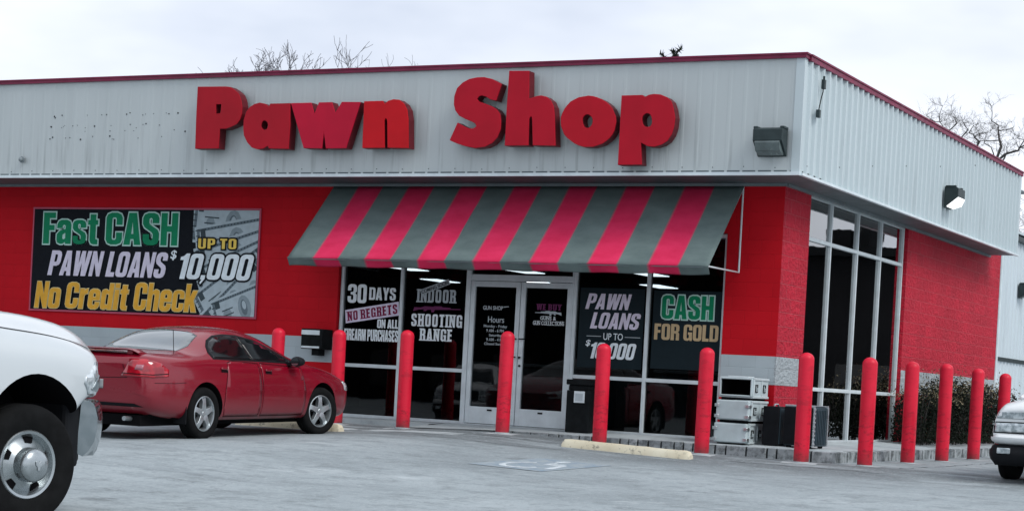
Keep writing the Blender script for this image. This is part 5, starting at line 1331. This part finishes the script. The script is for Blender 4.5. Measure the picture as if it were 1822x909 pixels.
# cab
def cab(parent, x0, x1, x2, x3, zb, zt, Wb, Wt, paint_, lift=0):
    """x0 rear foot, x1 rear roof, x2 front roof, x3 windscreen foot"""
    def cs(W, z0, Wt_, z1): return [(0, z0), (W*.6, z0), (W, z0), (W-.005, z0+.05), (W+(Wt_-W)*.5, z0+(z1-z0)*.5), (Wt_+.01, z1-.10), (Wt_-.06, z1-.01), (Wt_*.5, z1+.02), (0, z1+.025)]
    sts = [(x0, cs(Wb-.03, zb, Wb-.05, zb+.12)), (x0+.04, cs(Wb, zb, Wb-.03, zb+.22)), (x1, cs(Wb, zb, Wt, zt-.04)), (x1+.25, cs(Wb, zb, Wt, zt)), (x2-.3, cs(Wb, zb, Wt, zt)), (x2, cs(Wb, zb, Wt-.02, zt-.05)), ((x2+x3)/2, cs(Wb, zb, (Wt+Wb)/2-.03, (zb+zt)/2)), (x3-.12, cs(Wb, zb, Wb-.06, zb+.16)), (x3, cs(Wb-.04, zb, Wb-.10, zb+.07))]
    o, b = make_body('cab', sts, [paint_, MAT['wheel_well']], parent, [], 2, 40)
    zm, zw = zb+.10, zt-.14
    for s in (-1, 1):
        m = (x0+x3)/2-.1
        side(b, [(x1+.10, zm), (x1+.14, zw), (m-.05, zw), (m-.05, zm)], s, 'window', MAT['car_glass'], parent, off=.006, step=.1)
        side(b, [(m+.05, zm), (m+.05, zw), (x2-.10, zw), (x3-.42, zm)], s, 'window', MAT['car_glass'], parent, off=.006, step=.1)
    project(b, [(-Wb+.14, zb+.09), (Wb-.14, zb+.09), (Wt-.12, zt-.10), (-Wt+.12, zt-.10)], (x3+3, 0, 0), (0, 1, 0), (0, 0, 1), (-1, 0, 0), 'windscreen', MAT['car_glass'], parent, off=.006, step=.12)
    project(b, [(-Wb+.2, zb+.14), (Wb-.2, zb+.14), (Wt-.16, zt-.14), (-Wt+.16, zt-.14)], (x0-3, 0, 0), (0, 1, 0), (0, 0, 1), (1, 0, 0), 'rear_window', MAT['car_glass'], parent, off=.006, step=.12)
cab(TR, -3.15, -3.0, -1.55, -.72, 1.40, 1.98, .93, .74, MAT['truck_white'])
# chrome front bumper wrapping round the nose
def bumper(parent, xf, W, z0, z1, mat, dep=.10, pull=.34, wrap=.35, p=5):
    mb = MB(); N = 26; rs = []
    for i in range(N+1):
        a = -1+2*i/N; y = W*math.copysign(abs(a)**.80, a); x = xf-pull*abs(y/W)**p
        if i in (0, N): x -= wrap
        if i in (1, N-1): x -= wrap*.3
        e = abs(a)**4
        nx, ny = (1, 0) if abs(a) < .9 else (.55, math.copysign(.83, a))
        h_ = z1-z0; prof = [(-dep, z1-.012), (-.045, z1), (-.012, z1-.022), (.0, z1-.05), (.020, z1-h_*.30), (.020, z1-h_*.48), (.004, z0+h_*.28), (-.035, z0+h_*.10), (-.075, z0), (-dep-.02, z0+.02)]
        rs.append([(x+p*nx, y+p*ny, z) for p, z in prof])
    k = 10; vs = [p for r_ in rs for p in r_]; fs = [(i*k+j, i*k+(j+1) % k, (i+1)*k+(j+1) % k, (i+1)*k+j) for i in range(N) for j in range(k)]+[tuple(range(k)), tuple(range(N*k, N*k+k))]
    mb.add(vs, fs); return mb.build('bumper', mat, parent, 65)
bp = bumper(TR, 1.30, .985, .46, .862, MAT['chrome'], pull=.58, wrap=.05, p=3.2)
mb = MB(); mb.box(.42, .80, -.78, .78, .40, .62); mb.box(.44, .62, -.90, .90, .38, .855); mb.build('air_dam', MAT['trim_black'], bp, bevel=.03)
gr = MB(); gr.box(1.12, 1.235, -.48, .48, .90, 1.20); g_o = gr.build('grille', MAT['chrome'], TR, bevel=.03)
gr = MB()
for x0_, x1_ in ((-.44, -.03), (.03, .44)):
    for z0_, z1_ in ((.93, 1.035), (1.065, 1.17)): gr.box(1.236, 1.241, x0_, x1_, z0_, z1_)
gr.build('grille_mesh', MAT['trim_black'], g_o)
mb = MB(); mb.box(-4.5, .6, -.55, .55, .35, .62); mb.build('underbody', MAT['wheel_well'], TR)
for s in (-1, 1):
    project(tbv, [(-4.15, .62), (-4.1, .9), (-3.95, 1.08), (-3.6, 1.15), (-3.25, 1.08), (-3.1, .9), (-3.05, .62), (-3.08, .62), (-3.17, .86), (-3.3, 1.0), (-3.6, 1.07), (-3.9, 1.0), (-4.03, .86), (-4.08, .62)], (0, s*4, 0), (1, 0, 0), (0, 0, 1), (0, -s, 0), 'wheel_arch_flare', MAT['truck_white'], TR, off=.10, step=.12, thick=.10)

# ---- small white pickup at the right edge, facing the street
PH = R(-90)
PK = thing('compact_pickup', 'white pickup with black bumper facing the street, cut off by the right edge', 'pickup truck', (4.50, -1.70, g(4.4, -1.7)), PH)
S = [(-4.0, pick_sec(.42, .84, .80, .83, .96, .80, .98, .6, .98)),
     (-3.7, pick_sec(.38, .865, .80, .85, .96, .82, .98, .6, .98)),
     (-1.2, pick_sec(.34, .865, .82, .85, .97, .81, 1.02, .58, 1.03)),
     (-.3, pick_sec(.34, .865, .83, .85, .965, .79, 1.02, .56, 1.04)),
     (.25, pick_sec(.36, .865, .82, .845, .95, .77, 1.005, .54, 1.03)),
     (nose(.52, .08), pick_sec(.40, .855, .80, .83, .915, .75, .975, .52, 1.005)),
     (nose(.66, .14), pick_sec(.43, .84, .78, .81, .87, .73, .92, .50, .945)),
     (nose(.70, .16), pick_sec(.46, .82, .74, .79, .80, .71, .83, .48, .84))]
pb, pbv = make_body('body', S, [MAT['pickup_white'], MAT['wheel_well']], PK, [(0, .34, .40, -1.2, -.42), (0, .34, .40, .42, 1.2), (-2.75, .34, .40, -1.2, -.42), (-2.75, .34, .40, .42, 1.2)])
fr = dict(O=(4, 0, 0), u=(0, 1, 0), v=(0, 0, 1), d=(-1, 0, 0))
for s in (-1, 1):
    truck_wheel(PK, (0, s*.715, .345), s, .345, .225, 0, False); truck_wheel(PK, (-2.75, s*.715, .345), s, .345, .225, 0, False)
    q = lambda a, b, c, d_: [(s*a, c), (s*b, c), (s*b, d_), (s*a, d_)]
    project(pbv, [(s*.40, .755), (s*.795, .755), (s*.765, .835), (s*.40, .845)], name='indicator_light', mat=MAT['headlight_glass'], parent=PK, off=.005, step=.05, **fr)
    project(pbv, [(s*.39, .575), (s*.825, .575), (s*.82, .715), (s*.39, .722)], name='lamp_surround', mat=MAT['trim_black'], parent=PK, off=.004, step=.05, **fr)
    project(pbv, [(s*.41, .59), (s*.805, .59), (s*.80, .70), (s*.41, .708)], name='headlight', mat=MAT['headlight_glass'], parent=PK, off=.010, step=.05, **fr)
project(pbv, [(-.37, .60), (.37, .60), (.36, .83), (-.36, .83)], name='grille', mat=MAT['trim_black'], parent=PK, off=.006, step=.06, **fr)
bumper(PK, .80, .865, .44, .565, MAT['pickup_white'], pull=.10, wrap=.25)
b2 = bumper(PK, .795, .875, .185, .437, MAT['trim_black'], pull=.10, wrap=.25)
for s in (-1, 1):
    mb = MB(); mb.box(.74, .818, min(s*.56, s*.72), max(s*.56, s*.72), .33, .40); mb.build('fog_lamp', MAT['headlight_glass'], b2, bevel=.01)
cab(PK, -1.95, -1.85, -1.05, -.38, .98, 1.55, .79, .60, MAT['pickup_white'])
mb = MB(); mb.box(-3.6, .5, -.5, .5, .25, .45); mb.build('underbody', MAT['wheel_well'], PK)
# a second one stands out of frame to the left; the shop glass mirrors it
PK2 = copy_tree(PK)
PK2.location = (-15.6, -19.0, g(-9, -19.0)); PK2.rotation_euler = (0, 0, R(70))
PK2['label'] = 'white pickup out of frame at the left, mirrored dimly in the shop door glass'

# ------------------------------------------------------------------ ceiling lights inside
k = 0
for ix in range(5):
    for iy in range(2):
        X = -10.6+ix*2.35+1.1*iy; Y = 3.4+iy*3.4
        if X > -.6: continue
        t = thing('ceiling_light', 'glowing fluorescent ceiling light inside the shop, seen through the dark glass', 'ceiling light', (X, Y, 2.66), 0, 'fluorescent ceiling lights in the shop')
        mb = MB(); mb.box(-.22, .22, -.50, .50, 0, .05); mb.build('housing', MAT['lip_white'], t)
        mb = MB(); mb.box(-.19, .19, -.47, .47, -.012, -.002); mb.build('diffuser', MAT['lamp_glow'], t)
# shelves and counters that show faintly
for i, (x, y, w_, d_, h_, lab) in enumerate([(-2.4, 4.6, 2.6, .6, 1.05, 'dark display counter inside the shop behind the right hand windows'), (-6.2, 5.2, 3.0, .6, 1.05, 'dark display counter inside the shop behind the left hand windows')]):
    t = thing('display_counter', lab, 'counter', (x, y, .03)); mb = MB()
    mb.box(-w_/2, w_/2, -d_/2, d_/2, 0, h_-.06); mb.build('base', MAT['shelf_dark'], t, bevel=.01)
    mb = MB(); mb.box(-w_/2-.03, w_/2+.03, -d_/2-.03, d_/2+.03, h_-.058, h_); mb.build('top', MAT['soffit_grey'], t, bevel=.01)

# ------------------------------------------------------------------ rear metal building
shed = thing('metal_shed', 'pale ribbed metal building standing behind the right end of the red wall', 'shed', (0, YB+.02, 0))
mb = MB(); pts = []; a = 0
while a < 16:
    for da, h in ((0, 0), (.22, 0), (.24, .03), (.28, .03), (.30, 0)): pts.append((a+da, h))
    a += .305
k = len(pts); vs = [(-.15+h, a_, -.3) for a_, h in pts]+[(-.15+h, a_, 4.44) for a_, h in pts]
mb.add(vs, [(i, i+1, k+i+1, k+i) for i in range(k-1)]); mb.build('wall', MAT['shed_metal'], shed)
mb = MB(); mb.box(-10, -.16, 0, 16, 4.38, 4.42); vs = [(-.02, -.05, 4.44), (-.02, 16.2, 4.44), (-9, 16.2, 5.9), (-9, -.05, 5.9)]
mb.add(vs+[(x, y, z+.05) for x, y, z in vs], [(0, 1, 2, 3), (7, 6, 5, 4), (0, 4, 5, 1), (1, 5, 6, 2), (2, 6, 7, 3), (3, 7, 4, 0)]); mb.build('roof', MAT['side_metal'], shed)
mb = MB(); mb.box(-.16, -.03, -.03, 16, 4.30, 4.395); mb.build('gutter', MAT['fixture_dark'], shed)
mb = MB(); mb.box(-.118, -.10, .05, 16, 1.72, 1.80); mb.build('girt_trim', MAT['fixture_dark'], shed)
mb = MB(); mb.box(-.20, -.09, -.015, .10, -.2, 4.3); mb.build('corner_trim', MAT['lip_white'], shed)
mb = MB(); mb.tube([(-.07, .35, -.2), (-.07, .35, 4.28)], .03, 8); mb.build('downpipe', MAT['lip_white'], shed, 40)
wall_light('small dark wall light on the metal shed behind the red wall', (-.12, YB+2.45, 3.12), R(90), .34, .32, 'lens_dirty')

# ------------------------------------------------------------------ hedge: four leafy shrubs along the side wall
def leafmat(name, lo, hi):
    n = NT(name); oi = n.noise(3.2, 3); n.set(n.ramp(oi, [(.32, lo), (.68, hi)]), .7, 0, .15)
    return n.m
leafmat('leaf_dark', (.002, .004, .003), (.013, .020, .011)); leafmat('leaf_tip', (.085, .080, .045), (.30, .26, .17))
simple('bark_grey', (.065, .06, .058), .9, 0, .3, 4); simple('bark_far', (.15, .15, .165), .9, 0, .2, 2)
def leaf(mb, p, size, rnd, m=0):
    a = Vector((rnd.uniform(-1, 1), rnd.uniform(-1, 1), rnd.uniform(-.6, 1))).normalized()
    b = a.orthogonal().normalized(); c = a.cross(b); th = rnd.uniform(0, 6.28); u = b*math.cos(th)+c*math.sin(th); v = a.cross(u)
    L, W_ = size*rnd.uniform(.7, 1.3), size*rnd.uniform(.3, .5)
    P = [p-u*L*.5, p+v*W_*.5+a*L*.08, p+u*L*.5, p-v*W_*.5+a*L*.08]
    mb.add([tuple(q) for q in P], [(0, 1, 2, 3)], m)
def shrub(label, y0, y1, h, seed, tips):
    rnd = random.Random(seed); cy = (y0+y1)/2; t = thing('shrub', label, 'shrub', (.52, cy, .05), 0, 'clipped shrubs along the side wall')
    hw = (y1-y0)/2*1.08
    mb = MB()
    for i in range(16):
        x, y = rnd.uniform(-.25, .25), rnd.uniform(-hw*.8, hw*.8)
        mb.tube([(x*.5, y*.5, 0), (x, y, h*.5), (x*1.4, y*1.1, h*rnd.uniform(.8, .98))], [.014, .010, .004], 5)
    mb.build('stem', MAT['bark_grey'], t)
    mb = MB(); mt = MB()
    for i in range(7000):
        x, y, z = rnd.uniform(-1, 1), rnd.uniform(-1, 1), rnd.uniform(0, 1)
        if abs(x)**3+abs(y)**4+(z*.98)**6 > 1.0: continue
        if rnd.random() > .35 and max(abs(x), abs(y), z) < .55: continue
        top = h*(.80+.13*math.sin(y*5+seed)+.10*rnd.random())
        leaf(mb, Vector((x*.44, y*hw, .04+z*top)), .062, rnd)
    for i in range(int(520*tips)):
        y = rnd.uniform(-1, 1)*hw; x = rnd.uniform(-.45, .45); z = h*(.74+.13*math.sin(y/hw*5+seed)+abs(rnd.gauss(0, .14)))
        leaf(mt, Vector((x, y, z)), .052, rnd)
    n0 = len(mb.v); mb.add(mt.v, mt.f, 1); mb.build('foliage', [MAT['leaf_dark'], MAT['leaf_tip']], t)
shrub('dark shrub nearest the tall side windows, thin browning top', 5.35, 6.75, 1.0, 1, .55)
shrub('dark shrub behind the middle hedge bollards, palest browning top', 6.7, 8.35, 1.15, 2, 1.4)
shrub('dark shrub right of the middle of the hedge, brown tipped', 8.3, 9.9, 1.12, 4, 1.0)
shrub('dark shrub at the far end of the hedge beside the white pickup', 9.85, 11.6, 1.08, 5, .7)

# ------------------------------------------------------------------ trees beyond the roof
def bare_tree(name, label, loc, h, seed, mat, spread=.5, trunk=.16, depth=6, twig=.012, lean=(0, 0), first=.35):
    rnd = random.Random(seed); t = thing(name, label, 'tree', loc, rnd.uniform(0, 6), 'bare trees beyond the roof')
    tr_ = MB(); cr_ = MB()
    def grow(p, d, L, r, lev):
        n = 4; pts = [p]; rad = [r]; q = p.copy(); dd = d.copy()
        for i in range(n):
            dd = (dd+Vector((rnd.gauss(0, .20), rnd.gauss(0, .20), rnd.gauss(.02, .12)))).normalized()
            q = q+dd*L/n; pts.append(q.copy()); rad.append(max(r*(1-.42*(i+1)/n), twig*.45))
        (tr_ if lev == 0 else cr_).tube(pts, rad, 7 if lev < 2 else (5 if lev < 4 else 3), caps=False)
        if lev >= depth: return
        nb = rnd.choice([3, 3, 4]) if lev else 6
        for b in range(nb):
            i = n if b == 0 else rnd.randint(2, n)
            ax = dd.orthogonal().normalized(); ax.rotate(Matrix.Rotation(rnd.uniform(0, 6.28), 3, dd))
            nd = (dd+ax*rnd.uniform(.35, 1.0)*(.55 if b == 0 else 1)*spread*2+Vector((0, 0, .12))).normalized()
            grow(pts[i], nd, L*rnd.uniform(.50, .80), max(rad[i]*.72, twig*.6), lev+1)
    grow(Vector((0, 0, 0)), Vector((lean[0], lean[1], 1)).normalized(), h*first, trunk, 0)
    tr_.build('trunk', MAT[mat], t, 60); cr_.build('crown', MAT[mat], t, 60)
    return t
def far(px, depth):
    """ground point at image column px, depth metres along the view axis (camera axes only, no picture data)"""
    u = (px-911)/3346.7; d = _f+_r*u
    return Vector((9.1189, -25.5249, 0))+Vector((d.x, d.y, 0))*depth
def set_height(t, top):
    tip = max((v.co for c in kids(t) for v in c.data.vertices), key=lambda c: c.z); s = (top-t.location.z)/tip.z; t.scale = (s, s, s)
    q = Matrix.Rotation(t.rotation_euler.z, 3, 'Z') @ (tip*s)      # lean of the crown: set the trunk back by it
    t.location.x -= q.x; t.location.y -= q.y
for lab, px, dep, top, seed, kw in [
    ('thin wispy bare tree behind the roof above the capital P of the sign', 478, 62, 11.55, 21, dict(spread=.55, depth=7, twig=.013, trunk=.12)),
    ('widest bare tree behind the roof above the letters w and n', 582, 60, 11.45, 33, dict(spread=.62, depth=7, twig=.014, trunk=.16)),
    ('low faint bare twigs behind the roof between the two sign words', 700, 66, 11.95, 41, dict(spread=.6, depth=7, twig=.012, trunk=.10))]:
    p = far(px, dep); p.z = -.3
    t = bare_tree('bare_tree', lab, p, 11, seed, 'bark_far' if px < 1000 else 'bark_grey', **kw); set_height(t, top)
# trees beyond the side roof: limbs given as (sideways, height) runs in metres, spread in depth at random
HEAVY = [([(0, 5.2), (.2, 6.2), (.25, 6.58), (.27, 6.78), (.3, 6.93), (.31, 7.14), (.38, 7.39)], .05, .022), ([(.38, 7.39), (.3, 7.49), (.2, 7.61), (.12, 7.77), (.09, 7.91)], .018, .006), ([(.38, 7.39), (.47, 7.38), (.57, 7.39)], .014, .005), ([(.31, 7.1), (.2, 7.08), (.02, 7.08), (-.13, 7.08), (-.21, 7.03)], .016, .008), ([(0, 5.3), (-.2, 6.2), (-.23, 6.83), (-.19, 7.03), (-.19, 7.19)], .04, .020), ([(-.19, 7.19), (-.29, 7.22), (-.35, 7.28), (-.39, 7.38)], .018, .008), ([(-.19, 7.19), (-.16, 7.26), (-.06, 7.24), (.01, 7.23)], .010, .004), ([(.25, 6.74), (.13, 6.93), (.04, 7.07), (.02, 7.15)], .014, .008), ([(.1, 5.8), (.25, 6.58), (.39, 6.73), (.54, 6.82), (.74, 6.88), (.84, 6.91), (.9, 7)], .038, .020), ([(.9, 7), (.86, 7.12), (.81, 7.19), (.72, 7.18)], .016, .006), ([(.9, 7), (.98, 7.05), (1.1, 7.13)], .016, .006), ([(.2, 6.2), (.38, 6.56), (.46, 6.69), (.55, 6.8)], .026, .018)]
THIN = [([(0, 5.5), (-.05, 6.6), (0, 7.22), (.07, 7.31), (.13, 7.41), (.13, 7.56), (.14, 7.71)], .03, .005), ([(0, 5.8), (-.2, 6.9), (-.2, 7.34), (-.21, 7.48), (-.24, 7.64), (-.19, 7.84)], .02, .005), ([(-.2, 7.46), (-.35, 7.45), (-.46, 7.51), (-.55, 7.6)], .012, .005), ([(0, 5.6), (.2, 6.6), (.33, 7.04), (.38, 7.14), (.43, 7.3), (.42, 7.4), (.35, 7.49)], .03, .007), ([(.13, 7.41), (.19, 7.46), (.22, 7.48)], .010, .004)]
def limb_tree(label, x, y, limbs, seed, ntw, tw):
    rnd = random.Random(seed); t = thing('bare_tree', label, 'tree', (x, y, -.3), 0, 'bare trees beyond the roof')
    sx, sy = _r.x/math.hypot(_r.x, _r.y), _r.y/math.hypot(_r.x, _r.y)
    tr_ = MB(); cr_ = MB(); tr_.tube([(0, 0, 0), (.04, 0, 2), (0, .03, 4), (0, 0, 5.9)], [.17, .14, .11, .07], 9); dep = {}
    def P(u, z):
        k_ = (round(u, 2), round(z, 2))
        if k_ not in dep: dep[k_] = rnd.uniform(-.5, .5)*min(1, max(0, (z-5.2)))*.8
        d = dep[k_]; return Vector((u*sx-d*sy, u*sy+d*sx, z+.3))
    def twig(p, d, L, r, lev):
        q = p.copy(); pts = [p]; 
        for i in range(4):
            d = (d+Vector((rnd.gauss(0, .25), rnd.gauss(0, .25), rnd.gauss(.06, .2)))).normalized(); q = q+d*L/4; pts.append(q.copy())
        cr_.tube(pts, [r, r*.85, r*.7, r*.55, r*.4], 3, caps=False)
        if lev < 2:
            for i in range(rnd.choice([2, 3, 4])):
                ax = d.orthogonal().normalized(); ax.rotate(Matrix.Rotation(rnd.uniform(0, 6.28), 3, d))
                twig(pts[rnd.randint(1, 4)], (d+ax*rnd.uniform(.5, 1.2)).normalized(), L*rnd.uniform(.45, .8), r*.7, lev+1)
    for pts, r0, r1 in limbs:
        V = [P(*p) for p in pts]; n_ = len(V)
        cr_.tube(V, [r0+(r1-r0)*i/(n_-1) for i in range(n_)], 6, caps=False)
        for i, v in enumerate(V):
            if v.z < 6.9: continue
            for k_ in range(ntw if i < n_-1 else ntw+2):
                twig(v, Vector((rnd.gauss(0, 1), rnd.gauss(0, 1), rnd.gauss(.5, .7))).normalized(), rnd.uniform(.15, .38), tw, 0)
    tr_.build('trunk', MAT['bark_grey'], t, 60); cr_.build('crown', MAT['bark_grey'], t, 60)
limb_tree('bare tree with heavy dark forking limbs above the side roof edge', -2.03, 19.54, HEAVY, 4, 2, .0045)
limb_tree('thinner bare tree left of the heavy limbed tree above the side roof edge', -2.84, 19.13, THIN, 8, 3, .0040)
p = far(1850, 52); p.z = -.3
t = bare_tree('bare_tree', 'bare tree cut by the right picture edge beyond the metal shed', p, 11, 77, 'bark_grey', spread=.8, depth=6, twig=.010, trunk=.18); set_height(t, 7.3)
# evergreen whose tip just clears the roof
rnd = random.Random(9); p = far(1168, 60); p.z = -.3
t = thing('pine_tree', 'dark evergreen tree whose tip just clears the roof right of the sign', 'tree', p)
mb = MB(); mb.tube([(0, 0, 0), (.1, 0, 6), (.0, .1, 11.2)], [.25, .17, .05], 8); mb.build('trunk', MAT['bark_grey'], t, 60)
mb = MB()
for i in range(70):
    z = rnd.uniform(6, 11.3); L = (12.6-z)*.33*rnd.uniform(.5, 1.1); a = rnd.uniform(0, 6.28)
    d = Vector((math.cos(a), math.sin(a), rnd.uniform(.1, .5)))
    q = Vector((0, 0, z)); e_ = q+d*L; mb.tube([q, q+d*L*.5, e_], [.03, .02, .01], 4)
    for j in range(26):
        c = q+d*L*rnd.uniform(.35, 1.05)
        v = Vector((rnd.gauss(0, 1), rnd.gauss(0, 1), rnd.gauss(.5, .8))).normalized()*rnd.uniform(.10, .22); w_ = v.orthogonal().normalized()*.022
        mb.add([tuple(c-w_), tuple(c+w_), tuple(c+v)], [(0, 1, 2)])
mb.build('crown', MAT['leaf_dark'], t); t.scale = (1.045, 1.045, 1.045)

# ------------------------------------------------------------------ what the shop glass mirrors: buildings out of frame
simple('far_brick', (.010, .010, .011), .9, 0, .3, .3); simple('far_roof', (.010, .011, .012), .9, 0, .2, .3)
def block(name, lab, x0, x1, y0, y1, h, extra=()):
    t = thing(name, lab, 'building', ((x0+x1)/2, (y0+y1)/2, -.9)); W, D = (x1-x0)/2, (y1-y0)/2
    mb = MB(); mb.box(-W, W, -D, D, 0, h); mb.build('wall', MAT['far_brick'], t)
    mb = MB(); mb.box(-W-.3, W+.3, -D-.3, D+.3, h+.003, h+.35); mb.build('roof', MAT['far_roof'], t)
    for a in extra:
        mb = MB(); mb.box(*a); mb.build('roof_unit', MAT['far_roof'], t)
    mb = MB()
    for i in range(int(W*2/4)):
        mb.box(-W+1+i*4, -W+3.4+i*4, D+.01, D+.06, 1, 3); mb.box(-W+1+i*4, -W+3.4+i*4, -D-.06, -D-.01, 1, 3)
    mb.build('window', MAT['car_glass'], t)
block('roadside_building', 'dark low building mirrored in the tall side windows', 6, 34, 45, 60, 7.15, [(-6.7, -5.7, -7, -4, 7.51, 8.25), (-7.45, -7.05, -7, -5, 7.51, 8.4)])
block('roadside_building', 'unseen long dark building added across the road to keep front window reflections dark', -85, 0, -84, -66, 10)  # unseen building added so the front glass mirrors something dark
